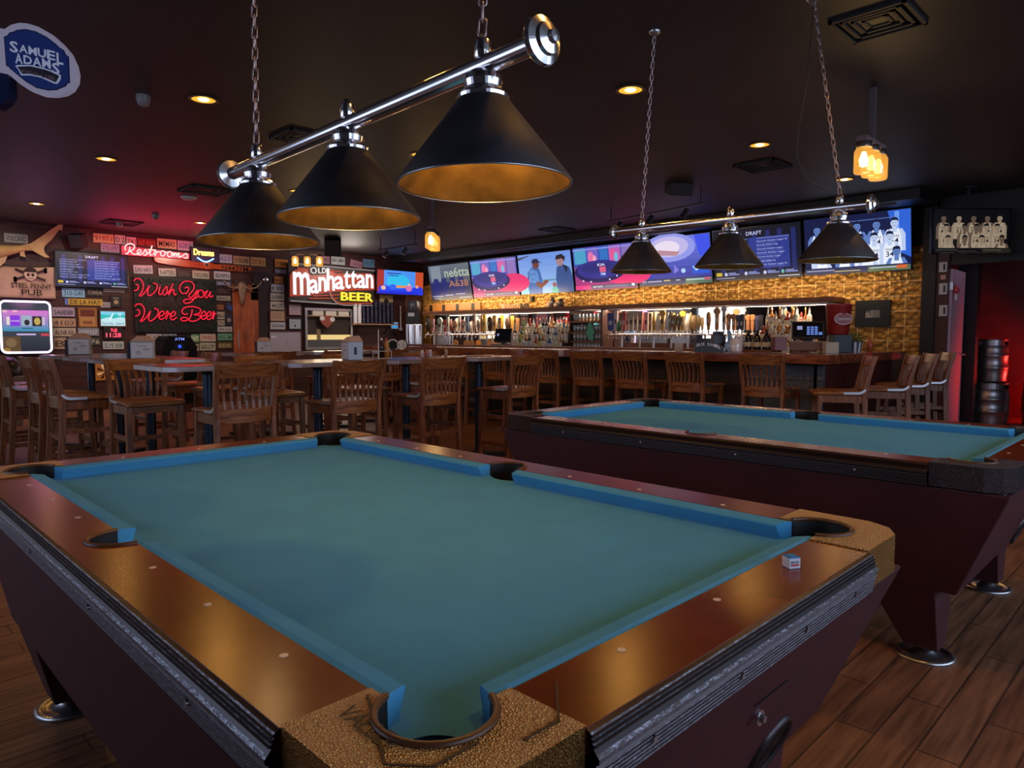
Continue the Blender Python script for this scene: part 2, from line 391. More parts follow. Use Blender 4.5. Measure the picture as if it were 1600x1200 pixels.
# ------------------------------------------------------------ pool tables
RW, EX = .129, .26
HX, HY = .6155 + RW, 1.137 + RW
def rail_outline_corner(sx, sy):
    # polygon of the pocket casting, corner at (HX,HY), in table coords
    ch = .085; cx = HX - RW; cy = HY - RW; d = .0242; R = .0767
    c = (cx - d, cy - d)
    P = [(HX, HY - EX), (HX, HY - ch), (HX - .03, HY - .03), (HX - ch, HY), (HX - EX, HY), (HX - EX, cy), (cx - .097, cy)]
    a0 = math.atan2(cy - c[1], cx - .097 - c[0]); a1 = math.atan2(cy - .097 - c[1], cx - c[0])
    for k in range(1, 16): a = a0 + (a1 - a0) * k / 16; P.append((c[0] + R * math.cos(a), c[1] + R * math.sin(a)))
    P += [(cx, cy - .097), (cx, HY - EX)]
    arc = [(c[0] + R * math.cos(a0 + (a1 - a0) * k / 20), c[1] + R * math.sin(a0 + (a1 - a0) * k / 20)) for k in range(21)]
    return [(x * sx, y * sy) for x, y in P], [(x * sx, y * sy) for x, y in arc], (c[0] * sx, c[1] * sy)
SPM, SPD = .0725, .083
def side_arc(sx):
    pts = []; cx = HX - RW
    for k in range(17):
        a = -PI / 2 + PI * k / 16; pts.append((sx * (cx + SPD * math.cos(a)), SPM * math.sin(a)))
    return pts
def pool_table(loc, label, lettering):
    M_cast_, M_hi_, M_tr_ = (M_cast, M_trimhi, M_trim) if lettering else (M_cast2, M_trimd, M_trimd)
    t = thing('pool_table', label, 'pool table', loc)
    Z = .81; ZB = Z - .041
    bx, by = HX - RW, HY - RW
    # playing bed
    b = MB(); P = []
    for sx, sy in ((1, 1), (-1, 1), (-1, -1), (1, -1)):
        R = .056; full = [((bx + .0 - R * math.cos(PI / 2 * k / 10)) * sx, (by - R * math.sin(PI / 2 * k / 10)) * sy) for k in range(11)]   # from the short side round to the long side
        P += full[::-1] if sx * sy > 0 else full
        if (sx, sy) == (-1, 1): P += [(-bx, .07)] + [(-bx + .028 * math.sin(PI * k / 8), .07 - .14 * k / 8) for k in range(1, 8)] + [(-bx, -.07)]
    P += [(bx, -.07)] + [(bx - .028 * math.sin(PI * k / 8), -.07 + .14 * k / 8) for k in range(1, 8)] + [(bx, .07)]
    b.prism(P, ZB - .03, ZB, M_felt); b.build('felt_bed', t)
    # cushions
    def cushion(p0, p1, nrm, e0, e1):
        # p0->p1 along back line; nrm towards the field
        p0, p1, nr = Vector(p0), Vector(p1), Vector(nrm); d = (p1 - p0).normalized()
        prof = [(0, Z - .001, 0), (.012, Z + .001, .3), (.043, Z - .004, 1), (.046, Z - .008, 1), (.032, ZB, .75), (0, ZB, 0)]
        A = [p0 + nr * w_ + d * e0 * k for w_, z_, k in prof]; B = [p1 + nr * w_ - d * e1 * k for w_, z_, k in prof]
        vs = [(v.x, v.y, pr[1]) for v, pr in zip(A, prof)] + [(v.x, v.y, pr[1]) for v, pr in zip(B, prof)]; n = len(prof)
        b = MB(); b.add(vs, [(k, (k + 1) % n, n + (k + 1) % n, n + k) for k in range(n)] + [tuple(range(n))[::-1], tuple(range(n, 2 * n))], M_felt)
        bm = bmesh.new(); o = b.build('cushion', t); bm.from_mesh(o.data); bmesh.ops.recalc_face_normals(bm, faces=bm.faces[:]); bm.to_mesh(o.data); bm.free()
        return o
    for sx in (-1, 1):
        cushion((bx * sx, -by + .097, 0), (bx * sx, -SPM, 0), (-sx, 0, 0), .020, .012)
        cushion((bx * sx, SPM, 0), (bx * sx, by - .097, 0), (-sx, 0, 0), .012, .020)
    for sy in (-1, 1): cushion((-bx + .097, by * sy, 0), (bx - .097, by * sy, 0), (0, -sy, 0), .020, .020)
    # wooden rails
    zr = Z - .035
    for sx in (-1, 1):
        arc = side_arc(sx)
        P = [(sx * bx, -HY + EX), (sx * HX, -HY + EX), (sx * HX, HY - EX), (sx * bx, HY - EX)] + arc[::-1]
        b = MB(); b.prism(P, zr, Z, M_rail); o = b.build('rail', t)
        b = MB()
        b.tube([(x, y, Z + .001) for x, y in arc], .0055, M_ring, 8); b.build('pocket_rim', t)
        b = MB(); n = len(arc)
        arc = [(sx * bx + (x - sx * bx) * .965, y * .965) for x, y in arc]; b.add([(x, y, Z) for x, y in arc] + [(x * 1.0, y, Z - .16) for x, y in arc], [(k, k + 1, n + k + 1, n + k) for k in range(n - 1)], M_pocket, True)
        b.prism([(x, y) for x, y in arc], Z - .17, Z - .16, M_pocket)
        b.build('pocket_liner', t)
    for sy in (-1, 1):
        P = [(-HX + EX, by * sy), (HX - EX, by * sy), (HX - EX, HY * sy), (-HX + EX, HY * sy)]
        b = MB(); b.prism(P, zr, Z, M_rail); b.build('rail', t)
    # corner castings
    for sx in (-1, 1):
        for sy in (-1, 1):
            P, arc, c = rail_outline_corner(sx, sy)
            b = MB(); b.prism(P, Z - .085, Z + .003, M_cast_)
            o = b.build('corner_casting', t, bevel=.004)
            b = MB(); b.tube([(x, y, Z + .004) for x, y in arc], .0055, M_ring, 8); b.build('pocket_rim', o)
            b = MB(); n = len(arc)
            arc = [(c[0] + (x - c[0]) * .965, c[1] + (y - c[1]) * .965) for x, y in arc]; b.add([(x, y, Z) for x, y in arc] + [(x, y, Z - .17) for x, y in arc], [(k, k + 1, n + k + 1, n + k) for k in range(n - 1)], M_pocket, True)
            b.lathe([(.0, -.18), (.075, -.18), (.075, -.17)], M_pocket, 20, (c[0], c[1], Z)); b.build('pocket_liner', o)
            if lettering and sx < 0 and sy < 0:
                b = MB(); dk = mat('engraved_line', (.03, .012, .006), .6)
                for (x0, y0, x1, y1) in ((-.70, -1.16, -.63, -1.02), (-.665, -1.20, -.60, -1.20), (-.70, -1.16, -.665, -1.20), (-.50, -1.235, -.43, -1.17), (-.56, -1.235, -.50, -1.235)):
                    b.beam((x0, y0, Z + .0035), (x1, y1, Z + .0035), .0035, .0016, dk)
                b.build('engraved_line', o); b = MB()
                b.M = Matrix.Translation((-.685, -1.03, Z + .0045)) @ Matrix.Rotation(-PI / 2 + .0, 4, 'Z') @ Matrix.Rotation(-PI / 2, 4, 'X') @ Matrix.Scale(1, 4)
                b.text('VALLEY', 0, 0, .115, .028, 0, dk)
                b.build('engraved_lettering', o)
    # sights and screws
    for sx in (-1, 1):
        for k in (-3, -2, -1, 1, 2, 3):
            b = MB(); b.cyl((sx * (bx + .034), k * .277, Z - .003), (sx * (bx + .034), k * .277, Z + .0008), .0068, .0068, M_dia, 14); b.build('rail_sight', t)
    for sy in (-1, 1):
        for k in (-1, 0, 1):
            b = MB(); b.cyl((k * .284, sy * (by + .034), Z - .003), (k * .284, sy * (by + .034), Z + .0008), .0068, .0068, M_dia, 14); b.build('rail_sight', t)
    # ribbed metal trim along the sides
    prof = [(0.0, Z - .002), (.006, Z - .004)]
    for k in range(3): z0 = Z - .006 - k * .006; prof += [(.008 + k * .002, z0), (.011 + k * .002, z0 - .002), (.007 + k * .002, z0 - .004)]
    prof += [(.016, Z - .028), (.020, Z - .032), (.020, Z - .038), (.015, Z - .042)]
    for k in range(6): z0 = Z - .046 - k * .007; prof += [(.017 - k * .0015, z0), (.0175 - k * .0015, z0 - .003), (.011 - k * .0015, z0 - .005)]
    prof += [(0, Z - .092), (-.03, Z - .092)]
    hi = (prof.index((.016, Z - .028)), prof.index((.015, Z - .042)))
    for ax, s, L in (('x', -1, HY - EX), ('x', 1, HY - EX), ('y', -1, HX - EX), ('y', 1, HX - EX)):
        b = MB(); n = len(prof)
        def pt(d, z, e):
            return (s * (HX + d), e, z) if ax == 'x' else (e, s * (HY + d), z)
        for k in range(n - 1):
            vs = [pt(prof[k][0], prof[k][1], -L), pt(prof[k][0], prof[k][1], L), pt(prof[k + 1][0], prof[k + 1][1], L), pt(prof[k + 1][0], prof[k + 1][1], -L)]
            ii = (k >= hi[0] and k < hi[1]) or (k > hi[1] and (k - hi[1]) % 3 == 1) or (k < hi[0] - 1 and k % 3 == 1)  # besides the silver band, alternate rib faces get a painted highlight
            b.add(vs, [(0, 1, 2, 3) if s * (1 if ax == 'y' else -1) > 0 else (3, 2, 1, 0)], M_hi_ if ii else M_tr_)
        o = b.build('side_trim', t)
        for e in (-.75, -.25, .25, .75):
            b = MB(); p = pt(.012, Z - .058, e * L); q2 = pt(.019, Z - .058, e * L); b.cyl(p, q2, .006, .005, M_steel, 10); b.build('trim_screw', o)
    # tapering cabinet
    zt, zb = Z - .09, .31; tx, ty = HX - .005, HY - .005; ix, iy = HX - .075, HY - .17
    b = MB(); b.hexa([(-ix, -iy, zb), (ix, -iy, zb), (ix, iy, zb), (-ix, iy, zb)], [(-tx, -ty, zt), (tx, -ty, zt), (tx, ty, zt), (-tx, ty, zt)], M_cab)
    b.box(-tx + .02, -ty + .02, zt - .02, tx - .02, ty - .02, zt + .005, M_black)
    cb = b.build('cabinet', t, bevel=.006)
    # lock, drop opening on the near end
    def end_y(z): return -(iy + (ty - iy) * (z - zb) / (zt - zb))
    b = MB(); z = .57; b.cyl((.097, end_y(z) + .005, z), (.097, end_y(z) - .012, z), .016, .015, M_chrome, 18); b.cyl((.097, end_y(z) - .012, z), (.097, end_y(z) - .02, z), .009, .007, M_steel, 12); b.build('lock', cb)
    b = MB(); b.box(.06, end_y(.61) - .002, .607, .20, end_y(.61) + .01, .6085, M_black)
    b.build('door_seam', cb)
    z = .375; y0 = end_y(z)
    b = MB(); b.M = Matrix.Translation((.33, y0 - .004, z)) @ Matrix.Rotation(.38, 4, 'X')
    b.lathe([(.075, .0), (.0, 0)], M_black, 28, (0, 0, 0), 'Y', smooth=False); b.lathe([(.072, .004), (.077, -.006), (.083, -.006), (.086, .004)], M_trim, 28, (0, 0, 0), 'Y')
    b.build('ball_return_opening', cb)
    # legs with round levellers
    for sx in (-1, 1):
        for sy in (-1, 1):
            X, Y = sx * (ix - .13), sy * (iy - .20)
            X2, Y2 = sx * (ix - .135), sy * (iy - .13)
            b = MB(); h0, h1 = .06, .13
            b.hexa([(X2 - h0, Y2 - h0, .045), (X2 + h0, Y2 - h0, .045), (X2 + h0, Y2 + h0, .045), (X2 - h0, Y2 + h0, .045)], [(X - h1, Y - h1, zb + .01), (X + h1, Y - h1, zb + .01), (X + h1, Y + h1, zb + .01), (X - h1, Y + h1, zb + .01)], M_cab)
            lg = b.build('leg', t, bevel=.004)
            b = MB(); b.lathe([(.0, .0), (.108, .0), (.11, .006), (.10, .012), (.085, .013), (.082, .008), (.06, .010), (.035, .022), (.02, .05), (0, .05)], M_steel, 28, (X2, Y2, 0)); b.build('leveller', lg)
    return t
pool_table((1.1235, 1.779, 0), 'near pool table with teal blue felt, reddish rails and hammered corner castings', True)
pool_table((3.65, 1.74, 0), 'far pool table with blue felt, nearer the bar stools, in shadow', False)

# chalk cube
p = onZ(1236, 886, .81)
t = thing('chalk_cube', 'small blue cue chalk cube in white paper wrapper on the near table rail', 'chalk', (p.x, p.y, .8105), -.55)
b = MB(); b.box(-.0125, -.0125, 0, .0125, .0125, .021, mat('chalk_paper', (.72, .72, .8), .5), .0012)
b.box(-.009, -.0131, .005, .009, -.0126, .010, mat('chalk_red', (.6, .1, .1), .5)); b.text('MASTER', -.009, .0115, .009, .0155, -.0132, mat('ink_navy', (.02, .02, .06), .5)); b.build('wrapper', t)
b = MB(); b.box(-.0115, -.0115, .021, .0115, .0115, .0235, mat('chalk_blue', (.03, .22, .55), .8)); b.build('chalk', t)

# ------------------------------------------------------------ three-shade billiard lamps
def chain(b, p0, p1, link=.042, mt=None, wire=.0028):
    p0, p1 = Vector(p0), Vector(p1); L = (p1 - p0).length; n = max(2, int(L / (link * .78))); d = (p1 - p0).normalized()
    a = d.orthogonal().normalized(); c = d.cross(a)
    for i in range(n):
        m = p0 + d * (L * (i + .5) / n); s = a if i % 2 else c; h = link / 2; r = .0085
        pts = [m + d * (h - r) * (1 if -PI / 2 <= th <= PI / 2 else -1) * 1 + d * r * math.cos(th) + s * r * math.sin(th) for th in [-PI / 2 + .001 + 2 * PI * k / 12 for k in range(12)]]
        b.tube(pts, wire, mt or M_steel, 5, True)
def billiard_lamp(cx, cy, zrim, R, sp, label, tops, power, barz=.258, ends=(.90, .86), yaw=0, lean=0):
    t = thing('billiard_lamp', label, 'pendant light', (cx, cy, zrim), yaw, tilt=lean)
    H = .185; rt = .043
    zb = barz
    b = MB(); b.cyl((0, -ends[0], zb), (0, ends[1], zb), .021, .021, M_chrome, 24); b.build('bar', t)
    for s, e in ((-1, ends[0]), (1, ends[1])):
        b = MB(); b.lathe([(.0, 0.03), (.012, .028), (.014, .018), (.03, .012), (.033, .004), (.047, -.002), (.05, -.012), (.045, -.018), (.02, -.024), (.0, -.024)], M_chrome, 48, (0, 0, 0), 'Y', smooth=False)
        if s < 0:
            b.v = [(x, -y, z) for x, y, z in b.v]; b.f = [f[::-1] for f in b.f]
        b.v = [(x, y + s * e, z + zb) for x, y, z in b.v]; b.build('finial', t)
    for i in (-1, 0, 1):
        y = i * sp
        b = MB(); n = 48; th = .003
        prof = [(R, 0), (R + .002, .004), (rt + .012, H), (rt, H + .003)]
        b.lathe([(R - .002, .001), (R + .001, -.001), (R + .003, .004), (rt + .013, H - .002), (rt, H + .002)], M_ironblk, n, (0, y, 0))
        b.f = b.f[:-2]; b.mi = b.mi[:-2]; b.sm = b.sm[:-2]   # open cone
        sh = b.build('shade', t)
        b = MB(); b.add([], [], M_gold)
        vs = []; 
        for r_, z_ in ((R - .0025, .002), (rt + .005, H - .006), (0.001, H - .005)): vs += [(r_ * math.cos(2 * PI * k / n), y + r_ * math.sin(2 * PI * k / n), z_) for k in range(n)]
        b.add(vs, [(j * n + (k + 1) % n, j * n + k, (j + 1) * n + k, (j + 1) * n + (k + 1) % n) for j in range(2) for k in range(n)], M_gold, True)
        b.build('shade_lining', sh)
        b = MB(); b.tube([((R + .0005) * math.cos(2 * PI * k / n), y + (R + .0005) * math.sin(2 * PI * k / n), 0) for k in range(n)], .0022, M_steel, 6, True); b.build('shade_edge', sh)
        b = MB(); b.lathe([(.056, H - .006), (.058, H + .004), (.050, H + .012), (.040, H + .016), (.040, H + .022), (.043, H + .036), (.040, H + .048), (.028, H + .058), (.016, H + .064), (.016, zb - .01)], M_chrome, 40, (0, y, 0), smooth=False); b.build('cap', t)
        b = MB(); b.lathe([(.014, zb + .012), (.019, zb + .020), (.019, zb + .052), (.015, zb + .057), (.008, zb + .060), (.006, zb + .067), (0, zb + .068)], M_chrome, 20, (0, y, 0)); b.build('stem', t)
        b = MB(); b.lathe([(0, H - .075), (.018, H - .070), (.028, H - .05), (.022, H - .03), (.012, H - .012), (.012, H - .006)], mat('warm_bulb', (1, .62, .25), .3, emit=2.0), 16, (0, y, 0)); b.build('bulb', sh)
        c_, s_ = math.cos(yaw), math.sin(yaw)
        point('bulb_light', (cx - s_ * y, cy + c_ * y, zrim + H - .10), power, (1, .58, .22), .03)
    for i, top in tops:
        b = MB(); inv = Vector((top[0] - cx, top[1] - cy, CEIL - zrim)); inv.rotate(Matrix.Rotation(-yaw, 3, 'Z')); inv.rotate(Matrix.Rotation(-lean, 3, 'X'))
        chain(b, (0, i * sp, zb + .066), inv, mt=mat('old_nickel', (.5, .38, .38), .35, metal=.9)); b.build('chain', t)
        b = MB(); b.lathe([(.035, 0), (.035, -.008), (.02, -.02), (.006, -.03), (0, -.03)], M_steel, 18, inv); b.build('canopy', t)
    return t
c1 = onZ(395, 0, CEIL)
lamp_a = billiard_lamp(1.075, 1.705, 1.597, .19, .545, 'large chrome bar lamp with three black cone shades above the near pool table', [(-1, (1.12, 1.17)), (1, (1.09, 2.27))], POOL_LAMP_POWER, barz=.256, ends=(.73, .755), lean=-.022)
lamp_b = billiard_lamp(3.75, 2.0, 1.667, .187, .60, 'smaller-looking chrome bar lamp with three black cone shades above the far pool table', [(-1, (3.85, 1.60)), (1, (3.60, 2.42))], POOL_LAMP_POWER * .12, barz=.268, ends=(.76, .82), lean=.014)
b = MB(); pts = []
for x, y in ((1272, 0), (1262, 120), (1248, 200), (1245, 245), (1256, 276), (1275, 290), (1296, 297)):
    pts.append(onF(x, y, 3.72))
b.tube(pts, .003, M_black, 6); tag(b.build('power_cord'), 'thin dark cord looping down beside the far lamp chain', 'cord')

# ------------------------------------------------------------ slatted bar stools (local: facing +Y, origin on the floor)
def make_stool(label):
    t = thing('bar_stool', label, 'bar stool')
    SW, SD, SH = .20, .20, .76
    # contoured seat
    b = MB(); nx, ny = 12, 10; vs = []; tp = []
    for j in range(ny + 1):
        for i in range(nx + 1):
            x = -.215 + .43 * i / nx; y = -.19 + .42 * j / ny
            u = (x / .215); v = (y - .02) / .21
            z = SH - .012 * max(0, 1 - u * u) * max(0, 1 - v * v) - .010 * max(0, v) ** 3
            tp.append((x, y, z))
    n = len(tp); vs = tp + [(x, y, z - .032) for x, y, z in tp]; fs = []
    for j in range(ny):
        for i in range(nx):
            k = j * (nx + 1) + i; fs.append((k, k + 1, k + nx + 2, k + nx + 1)); fs.append((n + k + nx + 1, n + k + nx + 2, n + k + 1, n + k))
    bd = [i for i in range(nx + 1)] + [(j + 1) * (nx + 1) - 1 for j in range(1, ny + 1)] + [ny * (nx + 1) + i for i in range(nx - 1, -1, -1)] + [j * (nx + 1) for j in range(ny - 1, 0, -1)]
    for k in range(len(bd)): a, c = bd[k], bd[(k + 1) % len(bd)]; fs.append((a, n + a, n + c, c))
    b.add(vs, fs, M_oakx, True); b.build('seat', t)
    # rear legs run up as curved stiles
    def stile_y(z):
        if z < .70: return -.20 - .05 * (1 - z / .70) ** 1.5
        return -.20 - .075 * ((z - .70) / .38) ** 1.6
    for s in (-1, 1):
        b = MB(); zs = [0, .2, .4, .6, .70, .80, .90, 1.0, 1.085]; pv = None
        vs = []
        for z in zs:
            x = s * (.200 + .018 * max(0, (z - .7) / .38) + .010 * (1 - min(1, z / .7))); y = stile_y(z); hw = .017; hd = .024 if z < .9 else .020
            vs += [(x - hw, y - hd, z), (x + hw, y - hd, z), (x + hw, y + hd, z), (x - hw, y + hd, z)]
        m = len(zs)
        b.add(vs, [(i * 4 + k, i * 4 + (k + 1) % 4, (i + 1) * 4 + (k + 1) % 4, (i + 1) * 4 + k) for i in range(m - 1) for k in range(4)] + [(3, 2, 1, 0), ((m - 1) * 4, (m - 1) * 4 + 1, (m - 1) * 4 + 2, (m - 1) * 4 + 3)], M_oak)
        b.build('rear_leg', t, bevel=.004)
        b = MB(); b.hexa([(s * .205 - .019, .195 - .019, 0), (s * .205 + .019, .195 - .019, 0), (s * .205 + .019, .195 + .019, 0), (s * .205 - .019, .195 + .019, 0)],
                         [(s * .19 - .021, .175 - .021, .73), (s * .19 + .021, .175 - .021, .73), (s * .19 + .021, .175 + .021, .73), (s * .19 - .021, .175 + .021, .73)], M_oak); b.build('front_leg', t, bevel=.003)
    def curved(z0, z1, W, name, mt, th=.020, bow=.028):
        b = MB(); m = 12; vs = []
        for i in range(m + 1):
            x = -W + 2 * W * i / m; bo = bow * (1 - (x / W) ** 2)
            for zz in (z0, z1):
                y = stile_y(zz) - bo
                vs += [(x, y - th / 2, zz), (x, y + th / 2, zz)]
        fs = []
        for i in range(m):
            a = i * 4; c = a + 4; fs += [(a, c, c + 2, a + 2), (a + 1, a + 3, c + 3, c + 1), (a + 2, c + 2, c + 3, a + 3), (a, a + 1, c + 1, c)]
        fs += [(0, 2, 3, 1), (m * 4, m * 4 + 1, m * 4 + 3, m * 4 + 2)]
        b.add(vs, fs, mt, False); b.build(name, t, bevel=.003)
    curved(.985, 1.08, .205, 'crest_rail', M_oakx)
    curved(.665, .765, .190, 'lower_back_rail', M_oakx)
    for i in range(7):
        f = (i - 3) / 3; b = MB(); vs = []; zs = [.76, .82, .88, .94, .99]
        for z in zs:
            k = (z - .76) / .23; x = f * (.145 + .02 * k); bo = .028 * (1 - (f * .72) ** 2); y = stile_y(z) - bo + .022 * math.sin(PI * k) ** 1
            vs += [(x - .0095, y - .006, z), (x + .0095, y - .006, z), (x + .0095, y + .006, z), (x - .0095, y + .006, z)]
        b.add(vs, [(j * 4 + k, j * 4 + (k + 1) % 4, (j + 1) * 4 + (k + 1) % 4, (j + 1) * 4 + k) for j in range(4) for k in range(4)], M_oak); b.build('back_slat', t)
    b = MB(); b.box(-.185, .165, .665, .185, .187, .728, M_oakx, .003); b.build('front_apron', t)
    for s in (-1, 1):
        b = MB(); b.beam((s * .195, -.19, .69), (s * .190, .17, .69), .022, .065, M_oak); b.build('side_apron', t)
        b = MB(); b.beam((s * .198, -.205, .47), (s * .196, .178, .47), .018, .038, M_oak); b.build('side_stretcher', t)
        b = MB(); b.beam((s * .203, -.225, .20), (s * .202, .188, .20), .018, .038, M_oak); b.build('side_stretcher', t)
        # bent steel strap bracing back and seat
        b = MB(); pts = [(s * .219, -.212, .87), (s * .219, -.207, .80), (s * .219, -.19, .765), (s * .219, -.155, .748), (s * .218, -.02, .745)]
        for i in range(len(pts) - 1): b.beam(pts[i], pts[i + 1], .004, .022, M_steel, up=(0, .7, .7) if i < 3 else (0, 0, 1))
        b.build('steel_strap', t)
    b = MB(); b.beam((-.2, .188, .30), (.2, .188, .30), .02, .05, M_oak); b.box(-.18, .197, .315, .18, .201, .328, M_steel); b.build('footrest', t)
    b = MB(); b.beam((-.195, -.215, .42), (.195, -.215, .42), .018, .038, M_oak); b.build('rear_stretcher', t)
    return t
S0 = make_stool('wooden slat-back bar stool at the leftmost of the front high tables')
S0.location = (2.17, 5.02, 0); S0.rotation_euler = (0, 0, -.03); G1 = 'bar stools with backs to the pool tables along the high tables'; S0['group'] = G1
def stool(x, y, rz, label, group): return dup(S0, (x, y, 0), rz, label, group)
stool(3.06, 5.00, -.02, 'wooden slat-back bar stool in front of the large grey napkin dispenser', G1)
stool(3.92, 5.02, .0, 'wooden slat-back bar stool in front of the purple-tinted table section', G1)
stool(4.98, 5.04, .06, 'wooden slat-back bar stool turned sideways at the right end of the high tables', G1)
# bar front stools, facing the bar (+X)
for y, rz, lb in ((6.05, 0, 'wooden bar stool at the long bar, far left, beside the end of the high tables'),
                  (5.38, .04, 'wooden bar stool at the long bar, second from the left'),
                  (4.74, 0, 'wooden bar stool at the long bar, below the tall tap handles'),
                  (4.02, -.03, 'wooden bar stool at the long bar, below the arched black bar sign'),
                  (3.17, .02, 'wooden bar stool at the long bar, below the three dark bottles')):
    stool(6.88, y, -PI / 2 + rz, lb, 'bar stools along the front of the bar')
for x, y, rz, lb in ((6.86, 2.52, .50, 'bar stool with lit slats at the short end of the bar, nearest its corner'),
                     (7.60, 2.37, .48, 'bar stool with lit slats at the short end of the bar, second from its corner'),
                     (8.27, 2.38, .50, 'bar stool at the short end of the bar, third from its corner'),
                     (8.98, 2.39, .50, 'bar stool at the short end of the bar, closest to the pink door')):
    stool(x, y, rz, lb, 'bar stools at the short end of the bar')
# far side of the first row
for x, lb in ((1.93, 'dark bar stool facing the camera under the red-lit table corner'), (3.0, 'dark bar stool facing the camera behind the second high table'),
              (3.9, 'dark bar stool facing the camera behind the third high table'), (4.9, 'dark bar stool facing the camera behind the fourth high table')):
    stool(x, 6.10, PI, lb, 'bar stools on the far side of the first table row')
# left column of tables
for x, y, lb in ((1.68, 6.95, 'bar stool seen from the side at the left tables, nearest to the pool table'), (1.66, 7.55, 'bar stool seen from the side at the left tables, middle one'),
                 (1.60, 8.45, 'bar stool seen from the side at the far left, in front of the jukebox'), (1.60, 9.15, 'bar stool at the left tables, farthest back')):
    stool(x, y, -PI / 2, lb, 'bar stools on the left side of the left tables')
for y, lb in ((7.1, 'bar stool on the right side of the left tables, nearest'), (8.0, 'bar stool on the right side of the left tables, middle'), (8.95, 'bar stool on the right side of the left tables, farthest')):
    stool(2.95, y, PI / 2, lb, 'bar stools on the right side of the left tables')
# middle tables further back
k = 0
for x in (3.9, 4.75, 5.55, 6.2):
    stool(x, 8.05, 0, 'bar stool with its back to the camera at the back tables, %s' % ['leftmost', 'second from left', 'third from left', 'rightmost'][k], 'bar stools at the back tables'); k += 1
k = 0
for y in (7.0, 7.8, 8.7, 9.6, 10.5):
    stool(6.88, y, -PI / 2 + .03 * (k % 2), 'bar stool at the far half of the long bar, %s from the camera' % ['nearest', 'second nearest', 'third nearest', 'fourth nearest', 'farthest'][k], 'bar stools at the far half of the bar'); k += 1

# ------------------------------------------------------------ high pub tables
def make_table(label, W=.86, D=.76, H=1.055):
    t = thing('pub_table', label, 'table')
    c = .07; x, y = W / 2, D / 2
    P = [(-x + c, -y), (x - c, -y), (x, -y + c), (x, y - c), (x - c, y), (-x + c, y), (-x, y - c), (-x, -y + c)]
    b = MB(); b.prism(P, H - .036, H - .004, M_tedge); b.prism([(a * .985, d * .985) for a, d in P], H - .004, H, M_ttop); b.build('table_top', t, bevel=.002)
    b = MB(); b.cyl((0, 0, .03), (0, 0, H - .04), .038, .038, M_pole, 20); b.lathe([(.038, H - .08), (.06, H - .05), (.06, H - .036)], M_pole, 20); b.build('pedestal', t)
    b = MB(); b.beam((-.30, -.30, .022), (.30, .30, .022), .07, .03, M_ironblk); b.beam((-.30, .30, .022), (.30, -.30, .022), .07, .03, M_ironblk); b.lathe([(.09, .0), (.085, .04), (.05, .055)], M_ironblk, 20)
    for sx in (-1, 1):
        for sy in (-1, 1): b.cyl((sx * .29, sy * .29, 0), (sx * .29, sy * .29, .02), .02, .02, M_ironblk, 10)
    b.build('cross_base', t)
    return t
T0 = make_table('high pub table leftmost in the first row, with red glow on top'); T0['group'] = 'high pub tables in the first row'
T0.location = (2.18, 5.50, 0)
for x, lb in ((3.12, 'high pub table carrying the large grey napkin dispenser'), (4.06, 'high pub table with a purple reflection on its top'), (5.00, 'high pub table at the right end of the first row')):
    dup(T0, (x, 5.50, 0), 0, lb, 'high pub tables in the first row')
for y, lb in ((7.10, 'high pub table in the left column, nearest, carrying a silver napkin dispenser'), (8.05, 'high pub table in the left column, middle'), (9.05, 'high pub table in the left column, farthest')):
    dup(T0, (2.28, y, 0), 0, lb, 'high pub tables in the left column', scale=(1, 1.05, 1))
for x, lb in ((4.1, 'back pub table carrying the small white napkin dispenser'), (5.1, 'back pub table in the middle of the room'), (6.0, 'back pub table nearest the far end of the bar')):
    dup(T0, (x, 8.62, 0), 0, lb, 'high pub tables at the back')

# ------------------------------------------------------------ things on the tables
M_dsp = mat('dispenser_grey', (.32, .34, .37), .4, metal=.3)
M_face = mat('dispenser_face', (.55, .56, .62), .35)
def napkin_dispenser(x, y, rz, label, z=1.056, s=1.0, face=None):
    t = thing('napkin_dispenser', label, 'napkin dispenser', (x, y, z), rz, 'napkin dispensers on the high tables'); t.scale = (s, s, s)
    b = MB(); b.box(-.095, -.07, .0, .095, .07, .165, M_dsp, .008); b.build('case', t)
    b = MB(); b.box(-.085, -.074, .012, .085, -.069, .150, face or M_face, .002)
    g = mat('face_smudge', (.35, .36, .42), .5); b.ell(-.03, .06, .022, .02, -.0745, g); b.ell(.035, .09, .035, .012, -.0745, g); b.ell(.0, .12, .05, .007, -.0745, g); b.build('front_plate', t)
    b = MB(); b.hexa([(-.095, -.07, .165), (.095, -.07, .165), (.095, .07, .165), (-.095, .07, .165)], [(-.05, -.03, .205), (.03, -.03, .205), (.05, .05, .215), (-.05, .05, .215)], mat('menu_card', (.42, .30, .29), .6)); b.build('menu_stack', t)
    b = MB(); b.box(-.125, -.05, 0, -.10, .02, .15, M_black, .003); b.build('menu_holder', t)
    b = MB(); b.box(.07, -.0745, .05, .0755, -.074, .11, M_black) if False else b.box(.0951, -.012, .05, .0965, .012, .115, M_black); b.build('side_slot', t)
    return t
napkin_dispenser(3.42, 5.42, -1.85, 'large grey napkin dispenser with a dark side slot, on the second high table', s=1.0)
napkin_dispenser(2.20, 7.02, -.42, 'silver napkin dispenser in front of the red wall lettering', s=1.0)
napkin_dispenser(2.17, 9.0, -.42, 'silver napkin dispenser left of the red wall lettering', s=1.12)
napkin_dispenser(4.13, 8.6, -.42, 'small white napkin dispenser below the big spoon', s=.88)
